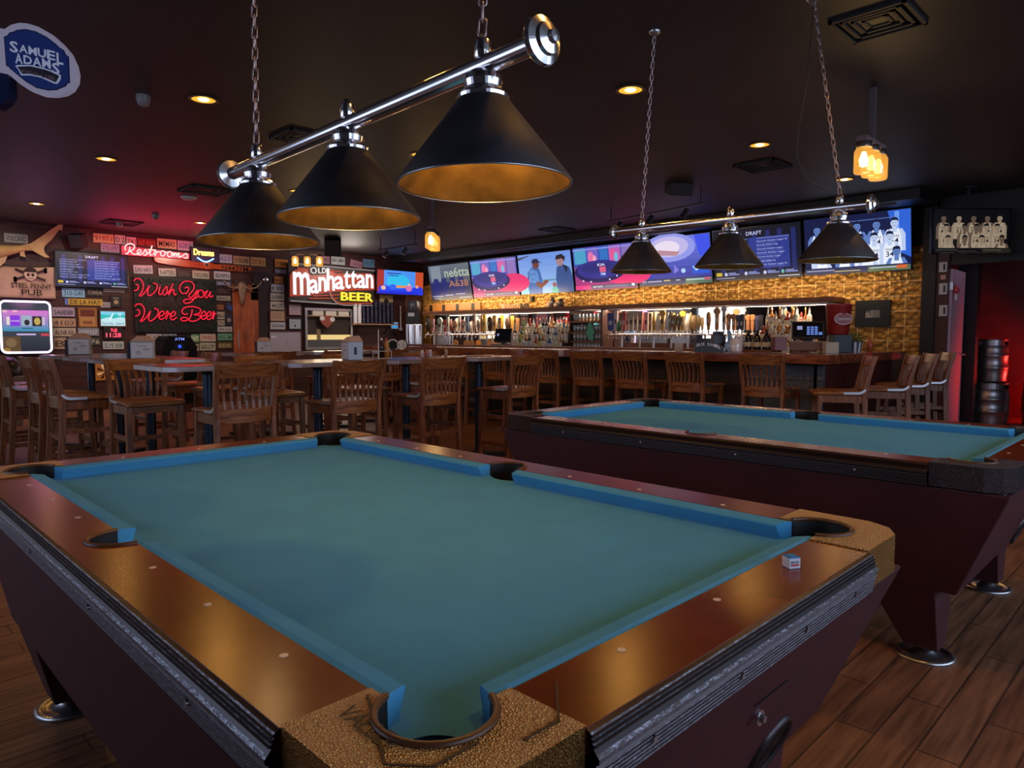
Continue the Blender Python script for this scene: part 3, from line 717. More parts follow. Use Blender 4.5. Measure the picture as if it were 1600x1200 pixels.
def bottle_small(name, x, y, z, label, body, cap, h=.16, r=.025, group='condiments on the high tables', cat='condiment bottle'):
    t = thing(name, label, cat, (x, y, z), 0, group)
    b = MB(); b.lathe([(0, 0), (r, 0), (r, h * .6), (r * .8, h * .7), (r * .45, h * .84), (r * .4, h * .9)], body, 14); b.build('bottle_body', t)
    b = MB(); b.lathe([(r * .45, h * .88), (r * .45, h * .94), (r * .15, h), (0, h)], cap, 12); b.build('cap', t)
    return t
cx, cy = 3.86, 5.60
t = thing('condiment_caddy', 'wire condiment caddy beside the large grey napkin dispenser', 'caddy', (cx, cy, 1.056))
b = MB(); wr = M_white
for z in (.004, .07): b.tube([(-.07, -.05, z), (.07, -.05, z), (.07, .05, z), (-.07, .05, z)], .003, wr, 6, True)
for a, c in ((-.07, -.05), (.07, -.05), (.07, .05), (-.07, .05)): b.cyl((a, c, 0), (a, c, .07), .003, .003, wr, 6)
b.build('wire_basket', t)
b = MB(); b.tube([(-.075, -.05, 0), (-.075, -.05, .24), (-.06, -.03, .27), (-.045, -.01, .24), (-.045, -.0, .0)], .004, wr, 6); b.build('handle', t)
bottle_small('sauce_bottle', cx - .02, cy - .02, 1.060, 'dark brown sauce bottle with red label in the wire caddy', mat('sauce_dark', (.02, .008, .008), .2), M_white, .19)
bottle_small('ketchup_bottle', cx + .035, cy - .02, 1.060, 'yellow mustard bottle with red cap in the wire caddy', mat('mustard', (.6, .25, .05), .4), mat('red_cap', (.5, .03, .03), .4), .19)
bottle_small('sauce_bottle', cx + .035, cy + .025, 1.060, 'white sauce bottle at the back of the wire caddy', M_white, mat('red_cap', (.5, .03, .03), .4), .15)
for x, y, c, lb in ((4.35, 5.62, 'white', 'small white shaker on the third high table, left of the pink one'), (4.40, 5.60, 'pink', 'small pink shaker among the white shakers'), (4.47, 5.64, 'white', 'white shaker right of the pink shaker'), (4.66, 5.62, 'tan', 'small tan shaker on the fourth high table')):
    cc = {'white': (.7, .65, .72), 'pink': (.5, .2, .25), 'tan': (.5, .35, .25)}[c]
    b = MB(); b.lathe([(0, 0), (.019, 0), (.016, .05), (.017, .055), (.012, .072), (0, .074)], mat('shaker_' + c, cc, .35), 14); tag(b.build('shaker', loc=(x, y, 1.056)), lb, 'shaker', 'shakers on the high tables')
for x, y, lb in ((4.95, 5.45, 'folded menu card lying on the right-hand high table'), (3.75, 5.72, 'folded card on the table behind the condiment caddy'), (2.2, 5.68, 'menu card lying on the red-lit high table')):
    b = MB(); b.box(-.13, -.09, 0, .13, .09, .006, mat('menu_brown', (.25, .13, .10), .5), .001); tag(b.build('menu_card', loc=(x, y, 1.056), rz=.3), lb, 'menu', 'menu cards on the high tables')

# ------------------------------------------------------------ the bar
BX = 7.18; BY = 2.72
def slab(poly, name, parent):
    b = MB(); b.prism(poly, .985, 1.078, M_barwood); return b.build(name, parent, bevel=.012)
t = thing('bar_counter', 'long L-shaped bar with thick live-edge reddish wood top', 'bar counter', (0, 0, 0))
random.seed(3)
edge = [(BX + .02 * math.sin(y * 2.3) + random.uniform(-.012, .012), y) for y in [BY + .25 * k for k in range(0, 37)]]
edge2 = [(BX + .02 + .3 * k, BY + .012 * math.sin(k * 1.7)) for k in range(0, 9)]
P = edge[::-1] + edge2[1:] + [(9.62, BY), (9.62, BY + .62), (BX + .66, BY + .62), (BX + .66, edge[-1][1])]
slab(P, 'bar_top', t)
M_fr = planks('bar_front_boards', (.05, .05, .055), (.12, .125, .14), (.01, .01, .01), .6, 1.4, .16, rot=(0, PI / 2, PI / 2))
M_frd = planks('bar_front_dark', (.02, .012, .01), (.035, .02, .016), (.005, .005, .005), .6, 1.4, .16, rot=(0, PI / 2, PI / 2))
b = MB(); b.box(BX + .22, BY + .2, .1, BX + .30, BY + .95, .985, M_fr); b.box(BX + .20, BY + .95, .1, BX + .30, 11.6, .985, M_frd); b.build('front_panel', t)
b = MB(); b.box(BX + .22, BY + .16, .1, 9.6, BY + .24, .985, mat('end_panel_red', (.07, .016, .014), .45)); b.build('end_panel', t)
b = MB()
b.box(BX + .20, BY + .14, .1, BX + .26, BY + .20, .985, M_fr)
b.build('corner_post', t)
b = MB(); b.box(BX + .24, BY + .2, 0, BX + .6, 11.6, .1, M_black); b.box(BX + .6, BY + .2, 0, 9.6, BY + .5, .1, M_black); b.build('toe_kick', t)
# service ledge behind the slab
b = MB(); b.box(BX + .66, BY + .9, 1.0, BX + .92, 11.6, 1.105, M_shelf, .006); tag(b.build('service_ledge'), 'raised brown wooden service ledge running behind the bar top', 'ledge')
# back bar
t = thing('back_bar_cabinet', 'dark wooden back bar cabinet with a long counter below the tiled wall', 'cabinet', (0, 0, 0))
b = MB(); b.box(9.75, 3.75, 0, 10.40, 13.38, .96, M_dkwood); b.build('cabinet_body', t)
b = MB(); b.box(9.68, 3.7, .96, 10.44, 13.40, 1.0, M_shelf, .005); b.build('counter', t)
for k in range(12):
    b = MB(); y = 3.85 + k * .75; b.box(9.73, y, .12, 9.752, y + .70, .90, M_dkwood, .004); d = b.build('door', t)
    b = MB(); b.cyl((9.72, y + .62, .6), (9.72, y + .62, .7), .006, .006, M_steel, 8); b.build('handle', d)
b = MB(); b.box(10.36, 3.84, 1.0, 10.45, 12.9, 1.735, mat('mirror_silver', (.82, .80, .78), .03, metal=1)); b.box(10.33, 3.80, 1.0, 10.46, 3.84, 1.735, M_shelf)
tag(b.build('back_bar_mirror'), 'long mirror behind the bottles and taps', 'mirror')
b = MB(); b.box(10.0, 3.78, 1.735, 10.46, 12.9, 1.805, M_shelf, .004); tag(b.build('bar_header_shelf'), 'long brown wooden shelf above the taps and bottles', 'shelf')
for i, y in enumerate((5.0, 7.3, 9.6, 11.6)):
    l = area('bottle_fill_light', (10.16, y, 1.718), (0, 0, 0), .04, 2.0, 14, (1.0, .80, .56));  # added lights under the shelf to brighten bottles and taps
b = MB(); b.box(10.12, 3.9, 1.722, 10.2, 12.8, 1.7349, M_white); tag(b.build('added_shelf_strip'), 'slim added light strip under the brown header shelf', 'light strip')  # strip made up to go with the added bottle lights

# bottles
def glassm(n, c, r=.12): return mat(n, c, r, coat=.4)
BOT = {
 'clear': (glassm('bottle_clear', (.55, .52, .46)), mat('label_cream', (.75, .66, .5), .6), mat('cap_dark', (.03, .02, .02), .4)),
 'amber': (glassm('bottle_amber', (.30, .10, .02)), mat('label_white', (.75, .72, .68), .6), mat('cap_gold', (.5, .33, .08), .3, metal=.7)),
 'green': (glassm('bottle_green', (.03, .12, .04)), mat('label_yellow', (.65, .5, .12), .6), mat('cap_red', (.4, .03, .03), .4)),
 'black': (glassm('bottle_black', (.010, .008, .010)), mat('label_grey', (.5, .5, .55), .6), mat('cap_dark', (.03, .02, .02), .4)),
 'blue': (glassm('bottle_blue', (.06, .15, .35)), mat('label_silver', (.6, .62, .66), .4), mat('cap_white', (.7, .7, .7), .4)),
 'red': (glassm('bottle_red', (.35, .03, .02)), mat('label_cream', (.75, .66, .5), .6), mat('cap_red', (.4, .03, .03), .4)),
 'orange': (glassm('bottle_orange', (.6, .22, .04)), mat('label_white', (.75, .72, .68), .6), mat('cap_white', (.7, .7, .7), .4)),
}
PROT = {}
SHAPE = {'tall': (.037, .31, .60, .72), 'squat': (.048, .24, .58, .70), 'slim': (.030, .32, .5, .66)}
def bottle(kind, shape, loc, label, group, rz=0):
    k = (kind, shape)
    if k in PROT: return dup(PROT[k], loc, rz, label, group)
    g, lb, cp = BOT[kind]; r, h, a, c = SHAPE[shape]
    t = thing('liquor_bottle', label, 'bottle', loc, rz, group)
    b = MB(); b.lathe([(0, 0), (r * .95, 0), (r, .008), (r, h * a), (r * .8, h * (a + .06)), (r * .36, h * c), (r * .33, h * .92)], g, 14); b.build('bottle_body', t)
    b = MB(); b.lathe([(r * 1.01, h * .14), (r * 1.015, h * .15), (r * 1.015, h * (a - .08)), (r * 1.01, h * (a - .07))], lb, 14); b.f = b.f[:-2]; b.mi = b.mi[:-2]; b.sm = b.sm[:-2]; b.build('paper_label', t)
    b = MB(); b.lathe([(r * .38, h * .90), (r * .38, h * .96), (r * .12, h * .97), (r * .10, h * 1.05), (0, h * 1.05)], cp, 12); b.build('pourer_cap', t)
    PROT[k] = t; return t
random.seed(11)
def px_y(px, X): r = (px - 800) / FPX; return X * (1 - r) / (1 + r)
# tiered bottle display, left
tiers = [(1.0, 9.82), (1.13, 9.98), (1.29, 10.12)]
t = thing('bottle_riser', 'stepped dark bottle riser on the back counter left of the glass shelves', 'shelf', (0, 0, 0))
ya, yb = px_y(884, 9.9), px_y(803, 9.9)
for i, (z, X) in enumerate(tiers):
    if i: b = MB(); b.box(X - .07, ya, 1.0, X + .07, yb, z, M_dkwood); b.build('step', t)
names = {'clear': 'clear liquor bottle with cream label', 'amber': 'amber liquor bottle with white label', 'green': 'green liquor bottle with yellow label', 'black': 'black liquor bottle with grey label', 'blue': 'blue liquor bottle with silver label', 'red': 'red liquor bottle with cream label', 'orange': 'orange liquor bottle with white label'}
tn = ['front step', 'middle step', 'top step']
for i, (z, X) in enumerate(tiers):
    n = 15
    seq = ['clear', 'clear', 'green', 'clear', 'amber', 'black', 'clear', 'red', 'green', 'amber', 'clear', 'blue', 'clear', 'clear', 'orange']
    if i == 1: seq = ['clear', 'green', 'clear', 'clear', 'clear', 'black', 'amber', 'clear', 'clear', 'black', 'clear', 'blue', 'clear', 'amber', 'clear']
    if i == 2: seq = ['green', 'clear', 'red', 'clear', 'red', 'clear', 'black', 'black', 'orange', 'amber', 'clear', 'clear', 'blue', 'clear', 'clear']
    for k in range(n):
        y = yb - .06 - (yb - ya - .12) * k / (n - 1)
        sh = ['tall', 'squat', 'slim', 'tall'][(k * 3 + i) % 4]
        bottle(seq[k], sh, (X, y, z), names[seq[k]] + ' on the %s of the left bottle riser' % tn[i], 'bottles on the left riser, ' + tn[i], 0)
# right bottle display
ya, yb = px_y(1238, 9.95), px_y(1186, 9.95)
t = thing('bottle_riser', 'stepped dark bottle riser on the back counter beside the register', 'shelf', (0, 0, 0))
for i, (z, X) in enumerate(tiers):
    if i: b = MB(); b.box(X - .07, ya, 1.0, X + .07, yb, z + i * .04, M_dkwood); b.build('step', t)
for i, (z, X) in enumerate(tiers):
    for k in range(8):
        y = yb - .04 - (yb - ya - .08) * k / 7; kd = ['clear', 'amber', 'clear', 'red', 'amber', 'clear', 'clear', 'orange'][(k + 3 * i) % 8]
        bottle(kd, ['tall', 'squat', 'slim'][(k + i) % 3], (X, y, z + (i * .04 if i else 0)), names[kd] + ' on the %s of the riser by the register' % tn[i], 'bottles on the riser by the register, ' + tn[i])
# white and pale tall bottles beside it
for px, kd in ((1178, 'clear'), (1170, 'clear'), (1142, 'amber')):
    bottle(kd, 'tall', (9.85, px_y(px, 9.85), 1.0), names[kd] + ' standing alone left of the right-hand riser', 'single bottles on the back counter')
# three dark growlers on the service ledge
for px, w_ in ((1168, 'left'), (1182, 'middle'), (1197, 'right')):
    X = 7.97; t = thing('dark_growler', 'dark brown growler bottle with pale label, %s of the three on the service ledge' % w_, 'bottle', (X, px_y(px, X), 1.105), 0, 'three dark growlers')
    b = MB(); b.lathe([(0, 0), (.046, 0), (.048, .01), (.048, .12), (.04, .145), (.02, .18), (.017, .21)], BOT['black'][0], 18); b.build('bottle_body', t)
    b = MB(); b.lathe([(.0490, .035), (.0492, .036), (.0492, .085), (.0490, .086)], BOT['clear'][1], 18); b.f = b.f[:-2]; b.mi = b.mi[:-2]; b.sm = b.sm[:-2]; b.build('paper_label', t)
    b = MB(); b.lathe([(.019, .205), (.019, .228), (0, .23)], M_black, 12); b.build('cap', t)

# glass shelves with tumblers and a cut-out
ya, yb = px_y(949, 10.2), px_y(900, 10.2)
t = thing('glass_rack', 'wooden three-tier rack of hanging and standing glasses beside the bottles', 'shelf', (0, 0, 0))
for z in (1.14, 1.30, 1.50): b = MB(); b.box(10.02, ya, z, 10.34, yb, z + .028, mat('rack_wood', (.32, .13, .04), .45)); b.build('shelf_board', t)
for y in (ya, yb): b = MB(); b.box(10.02, y - .015, 1.0, 10.34, y + .015, 1.735, M_dkwood); b.build('side_board', t)
gl = mat('tumbler_glass', (.62, .66, .66), .08, coat=.6, metal=.3)
gp = None; k = 0
for z, nm in ((1.0, 'counter'), (1.168, 'middle board'), (1.328, 'upper board'), (1.528, 'top board')):
    for row in range(2):
        for i in range(8):
            y = yb - .07 - (yb - ya - .14) * i / 7; X = 10.08 + .12 * row
            lb = 'clear bar glass standing on the %s of the glass rack, %s row' % (nm, ['front', 'back'][row]); gr = 'bar glasses on the rack, %s, %s row' % (nm, ['front', 'back'][row])
            if gp is None:
                b = MB(); b.lathe([(0, .006), (.024, .006), (.030, .0), (.037, .13), (.034, .13), (.027, .012), (0, .012)], gl, 14); gp = b.build('bar_glass', loc=(X, y, z)); tag(gp, lb, 'glass', gr)
            else: dup(gp, (X, y, z), 0, lb, gr)
b = MB(); P = [(-.02, .30), (.03, .31), (.06, .24), (.04, .22), (.10, .17), (.12, .12), (.07, .10), (.10, .02), (.06, -.02), (0, 0), (-.05, .05), (-.08, .13), (-.05, .2)]
b.prism([(x * 1.0, z) for x, z in P], -.006, .006, mat('mint_card', (.12, .50, .30), .6), 'XZ'); tag(b.build('mint_green_cutout', loc=(9.98, px_y(921, 9.98), 1.19), rz=RB), 'mint green tree-shaped cut-out in front of the glass rack', 'cut-out')

# beer taps
M_tapx = {}
def tmat(c): return mat('tap_paint', c, .4)
def tap(px, X, h, w_, c, shape, z0=1.30, label='', grp=''):
    w_ *= .9; t = thing('beer_tap', label, 'beer tap', (X, px_y(px, X), z0), RB, grp)
    b = MB()
    if shape == 'paddle': b.hexa([(-w_ * .35, -.012, .05), (w_ * .35, -.012, .05), (w_ * .35, .012, .05), (-w_ * .35, .012, .05)], [(-w_ / 2, -.014, h), (w_ / 2, -.014, h), (w_ / 2, .014, h), (-w_ / 2, .014, h)], tmat(c))
    elif shape == 'round':
        b.hexa([(-w_ * .25, -.012, .05), (w_ * .25, -.012, .05), (w_ * .25, .012, .05), (-w_ * .25, .012, .05)], [(-w_ * .3, -.012, h - w_ * .5), (w_ * .3, -.012, h - w_ * .5), (w_ * .3, .012, h - w_ * .5), (-w_ * .3, .012, h - w_ * .5)], tmat(c)); b.cyl((0, -.016, h - w_ * .5), (0, .016, h - w_ * .5), w_ * .52, w_ * .52, tmat(c), 18)
    elif shape == 'bulb': b.lathe([(0, .05), (w_ * .25, .05), (w_ * .5, h * .6), (w_ * .45, h * .9), (w_ * .2, h), (0, h)], tmat(c), 14)
    else: b.lathe([(0, .05), (w_ * .4, .05), (w_ * .5, h * .55), (w_ * .25, h), (0, h)], tmat(c), 12)
    hd = b.build('tap_handle', t)
    b = MB()
    lc = tuple(min(.8, v * .3 + .45) for v in lin(c)) if sum(lin(c)) < .8 else (.08, .05, .05)
    b.box(-w_ * .24, -.0185, h * .42, w_ * .24, -.0165, h * .62, mat('tap_badge', lc, .4)) if shape != 'bulb' else b.box(-w_ * .2, -w_ * .52, h * .5, w_ * .2, -w_ * .48, h * .66, mat('tap_badge', lc, .4)); b.build('badge', hd)
    b = MB(); b.lathe([(.006, -.01), (.008, .0), (.016, .012), (.016, .03), (.009, .05)], M_chrome, 12); b.build('collar', t)
    b = MB(); b.tube([(0, .04, -.015), (0, 0, -.015), (0, -.05, -.02), (0, -.075, -.05), (0, -.08, -.085)], .009, M_chrome, 8); b.lathe([(.015, -.03), (.017, -.02), (.015, -.005)], M_chrome, 12); b.build('faucet', t)
    return t
G = 'beer taps on the left tap rail'
for px, h, w_, c, sh, lb in ((669, .40, .10, '#2a2626', 'bulb', 'black beer tap handle at the left end'), (677, .34, .10, '#a87a80', 'paddle', 'dusty pink tap handle'), (688, .36, .17, '#aab0a4', 'round', 'pale grey round-topped tap handle'), (696, .32, .12, '#a04038', 'paddle', 'red tap handle'), (700.5, .38, .07, '#b5c0b0', 'paddle', 'thin pale green tap handle'),
                     (705, .26, .07, '#8a4a3a', 'taper', 'short brown tap handle'), (711, .29, .17, '#c08a6a', 'round', 'peach ring-topped tap handle'), (718.5, .38, .07, '#d8b8b0', 'paddle', 'light pink slim tap handle'), (724, .30, .15, '#c09088', 'round', 'pink round tap handle'), (730, .38, .12, '#5a6a90', 'paddle', 'blue and white tap handle'),
                     (735, .26, .08, '#c8c4c0', 'taper', 'small white tap handle'), (741, .40, .09, '#8a7468', 'paddle', 'greyish brown tap handle'), (748, .30, .09, '#b8b0a8', 'bulb', 'short silver grey tap handle'), (753, .40, .09, '#d0a060', 'taper', 'tan tapered tap handle'), (757, .40, .09, '#e0b020', 'paddle', 'bright yellow tap handle'),
                     (766, .36, .15, '#5a4030', 'bulb', 'dark brown bulky tap handle'), (773, .38, .10, '#d8a040', 'paddle', 'golden yellow tap handle'), (781, .33, .10, '#b07a48', 'paddle', 'light wooden tap handle')):
    tap(px, 10.1, h, w_, c, sh, label=lb + ' on the left tap rail', grp=G)
G = 'beer taps on the right tap rail'
for px, h, w_, c, sh, lb in ((954, .36, .17, '#24408a', 'paddle', 'large blue tap handle'), (962, .40, .08, '#e0c0c0', 'paddle', 'pale pink slim tap handle'), (966.5, .22, .09, '#3a8a5a', 'taper', 'short green cone tap handle'), (970, .36, .08, '#8a6048', 'paddle', 'brown flat tap handle'), (975, .38, .06, '#a83038', 'paddle', 'thin red tap handle'),
                     (980, .36, .07, '#c8a088', 'paddle', 'tan frame-shaped tap handle'), (986, .38, .11, '#b8a890', 'paddle', 'wide beige tap handle'), (993, .39, .09, '#c0a898', 'paddle', 'greyish beige tap handle'), (1000, .38, .10, '#b48a78', 'paddle', 'reddish beige tap handle'), (1009, .36, .08, '#d8b0a8', 'paddle', 'pink lettered tap handle'), (1015, .34, .05, '#705038', 'paddle', 'thin dark brown tap handle'),
                     (1021, .36, .07, '#d0a050', 'taper', 'mustard tap handle'), (1028, .33, .11, '#e8e0d0', 'taper', 'white bottle-shaped tap handle'), (1034.5, .39, .12, '#d8a838', 'round', 'yellow round-topped tap handle'), (1042, .34, .10, '#ece4e0', 'taper', 'white cone tap handle'), (1047, .36, .07, '#a09070', 'bulb', 'olive feather-shaped tap handle'),
                     (1053, .31, .11, '#a08058', 'bulb', 'speckled brown tap handle'), (1060, .31, .08, '#8a7858', 'bulb', 'speckled grey-brown tap handle'), (1065.5, .28, .07, '#a88a60', 'bulb', 'small speckled gold tap handle'), (1106, .34, .09, '#a87848', 'bulb', 'light brown tap handle by the glowing mirror'), (1119, .40, .12, '#b07848', 'round', 'copper round-topped tap handle'),
                     (1130, .42, .10, '#b8b4b8', 'round', 'silver arched tap handle'), (1138, .30, .10, '#b87848', 'round', 'left one of the twin wooden round-topped tap handles'), (1145, .30, .10, '#b87848', 'round', 'right one of the twin wooden round-topped tap handles'), (1152, .28, .07, '#30345a', 'paddle', 'navy blue tap handle'), (1158, .29, .08, '#1c1820', 'paddle', 'black tap handle at the right end')):
    tap(px, 10.05, h, w_, c, sh, label=lb + ' on the right tap rail', grp=G)
for a, c, X, lb in ((665, 786, 10.14, 'chrome tap rail carrying the left taps'), (948, 1163, 10.09, 'chrome tap rail carrying the right taps')):
    b = MB(); y0, y1 = px_y(c, X), px_y(a, X); b.cyl((X, y0, 1.285), (X, y1, 1.285), .018, .018, M_chrome, 12)
    for i in range(4): y = y0 + (y1 - y0) * (i + .5) / 4; b.cyl((X, y, 1.0), (X, y, 1.285), .018, .018, M_steel, 12)
    tag(b.build('tap_rail'), lb, 'tap rail')
# round orange drip signs under the left taps
for px, lb in ((712, 'left'), (729, 'middle'), (737, 'right')):
    b = MB(); b.cyl((0, -.01, 0), (0, .01, 0), .085, .085, mat('orange_disc', (.55, .22, .04), .5), 24); tag(b.build('orange_round_sign', loc=(10.02, px_y(px, 10.02), 1.085), rz=RB), 'orange round sign leaning below the left taps, %s one' % lb, 'sign', 'orange round signs')
b = MB(); b.cyl((0, -.01, 0), (0, .01, 0), .08, .08, mat('orange_disc', (.55, .22, .04), .5), 24); tag(b.build('orange_round_sign', loc=(9.92, px_y(1108, 9.92), 1.08), rz=RB), 'orange round sign below the right taps', 'sign')
# register monitors
def register(px, X, z, rz, w_, h_, label, lit):
    t = thing('cash_register', label, 'cash register', (X, px_y(px, X), z), rz)
    b = MB(); b.box(-.19, -.16, 0, .19, .2, .10, mat('register_base', (.16, .08, .06), .4), .006); b.build('cash_drawer', t)
    b = MB(); b.box(-.05, .04, .10, .05, .10, .16, M_black); b.build('stand', t)
    b = MB(); b.M = Matrix.Translation((0, 0, .13)) @ Matrix.Rotation(-.28, 4, 'X'); b.box(-w_ / 2, -.02, 0, w_ / 2, .02, h_, M_black, .006); mo = b.build('monitor', t)
    b = MB(); b.M = Matrix.Translation((0, 0, .13)) @ Matrix.Rotation(-.28, 4, 'X'); b.quad(-w_ / 2 + .015, .015, w_ / 2 - .015, h_ - .015, -.0205, mat('screen_black', (.01, .01, .015), .1))
    if lit:
        e = mat('key_glow', '#8f98c8', .4, emit=.8); e2 = mat('key_glow_blue', '#5f80d0', .4, emit=.9)
        b.quad(-w_ * .33, h_ * .5, -w_ * .17, h_ * .72, -.021, e)
        for i in range(3):
            for j in range(4): b.quad(-w_ * .03 + i * w_ * .12, h_ * .2 + j * h_ * .13, w_ * .06 + i * w_ * .12, h_ * .3 + j * h_ * .13, -.021, e2)
        b.quad(w_ * .33, h_ * .2, w_ * .44, h_ * .36, -.021, e2)
    else: b.quad(-w_ * .36, h_ * .45, -w_ * .24, h_ * .62, -.021, mat('key_glow', '#8f98c8', .4, emit=.8))
    b.build('screen', mo)
    return t
register(1261, 8.02, 1.105, -1.15, .34, .20, 'cash register with lit key grid on its dark touch screen at the bar corner', True)
register(785, 9.85, 1.0, -1.25, .36, .28, 'dark angled register monitor on the back counter between left taps and bottles', False)

# ------------------------------------------------------------ back wall: number plates, frames, signs
YW = YB - .012
def wallpos(px, py): p = onY(px, py, YW); return p
M_em = {}
def em(c, e=1.0): return mat('glow_%s' % 'panel', c, .4, emit=e)
PL = [ # x0,y0,x1,y1,text,bg,fg,rot,label
 (6,365,44,380,'VOLCANO','#9a9490','#2a2426',0,'dull silver number plate beside the fish tail at upper left'),
 (145,365,178,380,'9197-I','#c8ad72','#8a2a1c',0,'yellowish plate with red digits at the left end of the top row'),
 (179,367,196,382,'D 2','#c6c6b4','#3c5a46',0,'half-covered pale plate with green letters in the top row'),
 (197,370,213,384,'741','#cfc6be','#a03038',0,'small white plate with red digits in the top row'),
 (214,372,244,388,'NT 9551','#7a2a24','#c85a40',0,'dark red plate above the pink neon word'),
 (245,373,276,389,'MEMAS','#c8c088','#30281c',0,'cream yellow plate with black letters above the pink neon'),
 (277,376,302,392,'6G0UL','#c0b8c8','#3a4a8a',0,'white plate with blue letters right of the cream yellow plate'),
 (157,381,187,395,'2TJ-397','#a090a8','#4a3a6a',0,'lilac grey plate hanging left of the pink neon word'),
 (208,414,239,428,'DIN 6405','#bab2ba','#3a4458',-.04,'silver plate under the propeller, leftmost'),
 (247,419,275,432,'9-AFTERS','#b6bcae','#2c3a34',-.04,'pale green plate under the propeller, second from left'),
 (277,422,298,434,'53765','#2c1a1c','#5a4040',0,'nearly black plate under the propeller hub'),
 (300,423,327,436,'YWZ-0940','#b4b29a','#3a4436',0,'beige plate under the right propeller blade'),
 (334,424,360,437,'8509PN','#b8bac0','#2a2e3c',0,'white plate at the top of the column left of the wooden door'),
 (337,439,361,447,'UNK 374','#5a5a78','#c0c0d0',0,'narrow blue grey plate second in the column by the door'),
 (338,449,361,460,'TEXAS','#3a221c','#6a4a3a',0,'brown plate third in the column by the door'),
 (338,462,360,470,'8RA2L','#a8a098','#3a3430',0,'grey plate fourth in the column by the door'),
 (337,397,363,411,'DALE-O','#b4bccc','#4a68a0',0,'pale blue plate right of the small yellow neon'),
 (364,400,390,414,'5126S4B','#b0a078','#3a2a20',0,'tan plate above the right propeller blade'),
 (391,402,415,416,'23T SOS','#c0a468','#7a3020',0,'yellow tan plate with red letters above the door'),
 (429,405,450,418,'8150-96','#d88a28','#3a2010',0,'bright orange plate over the column by the big spoon'),
 (429,420,448,428,'OMX 35','#6a6478','#b8b0c0',0,'narrow grey plate under the bright orange plate'),
 (428,432,442,443,'MAGIC','#c87820','#3a2010',0,'small square orange plate'),
 (423,444,444,457,'K 891','#b0acb8','#3a3a48',0,'silver plate directly under the small orange plate'),
 (422,458,444,470,'6398IN','#b4aca4','#3a3430',0,'grey plate with dark digits right of the big spoon'),
 (422,471,444,484,'44:272','#c0b6ac','#2c2a2c',0,'white plate fourth under the orange ones'),
 (337,476,349,484,'507','#a86a40','#3a1a10',0,'small copper coloured plate by the door'),
 (338,487,351,499,'8663','#b8a898','#2c2422',0,'cream half plate at the tail of the red neon words'),
 (338,500,351,509,'LTN','#b0a494','#2c2a2a',0,'half plate with three letters below the cream one'),
 (339,510,363,519,'GPH-10.05','#b8b4b4','#3c3c3c',0,'white plate above the green plate by the door'),
 (340,521,363,532,'RFG 2M','#6aa080','#1c5038',0,'green plate near the bottom of the column by the door'),
 (340,534,363,545,'ENS1002','#5a4c28','#b8a870',0,'dark olive plate at the bottom of the column by the door'),
 (312,521,337,534,'79901','#b8ac9c','#a05048',0,'cream plate with reddish digits below the red neon board'),
 (312,535,337,548,'602-LYP','#a8a890','#2c3a2c',0,'greenish cream plate under the one with reddish digits'),
 (228,521,253,532,'X 600','#b4acb0','#201c20',0,'white plate below the left end of the red neon board'),
 (254,521,276,531,'LB 3','#8a9498','#303c44',0,'blue grey plate partly behind the cash machine'),
 (298,522,311,535,'1HT','#6a9a70','#d8e0c8',0,'green half plate right of the cash machine'),
 (298,537,311,549,'J 4','#a8a088','#3a3a30',0,'cream half plate low beside the cash machine'),
 (96,450,133,465,'310-G40','#8ab8d0','#2c5a80',0,'light blue plate under the left wall screen'),
 (134,450,162,463,'TONDA','#2a2220','#a89078',0,'black plate with tan letters under the left wall screen'),
 (161,451,195,457,'','#a89c94','#3a3434',0,'narrow white strip plate under the screen corner'),
 (157,472,173,481,'ARIZONA','#b0a8ae','#5a4a5a',0,'small white plaque beside the long yellow plate'),
 (81,480,117,495,'5A68S88','#b0a0b4','#2c2834',0,'pinkish white plate right of the jukebox'),
 (80,497,119,511,'4103','#b89878','#6a4a3c',0,'tan plate second in the column right of the jukebox'),
 (82,512,119,526,'ALNKAR','#c0b49c','#2c2420',0,'cream plate third in the column right of the jukebox'),
 (84,527,104,546,'B','#b89a80','#5a4030',0,'tall tan plate fourth in the column right of the jukebox'),
 (121,512,155,525,'G99157','#8a8e96','#c4c8d0',0,'grey plate behind the left napkin dispenser'),
 (140,527,157,540,'76','#3a3c38','#b8b8a0',0,'dark plate half hidden by the left napkin dispenser'),
 (160,533,194,546,'SLYE 808','#b8beba','#3a6a70',0,'white plate with teal letters under the red clock sign'),
 (500,400,515,412,'IR 402','#9a6a78','#3a1c28',0,'reddish plate left in the row above the big neon beer sign'),
 (517,401,539,414,'861-JMA','#a4a8a8','#2c302c',0,'grey plate above the big neon beer sign'),
 (547,407,566,418,'13-8155','#a8788a','#5a2838',.16,'tilted pink plate above the big neon beer sign'),
 (567,405,585,418,'REUTI','#6a94b8','#1c4060',0,'blue plate above the right end of the neon beer sign'),
 (422,503,446,515,'Uncle Denny','#b4b8c0','#2c2c34',0,'white plaque with two dark words beside the framed papers'),
]
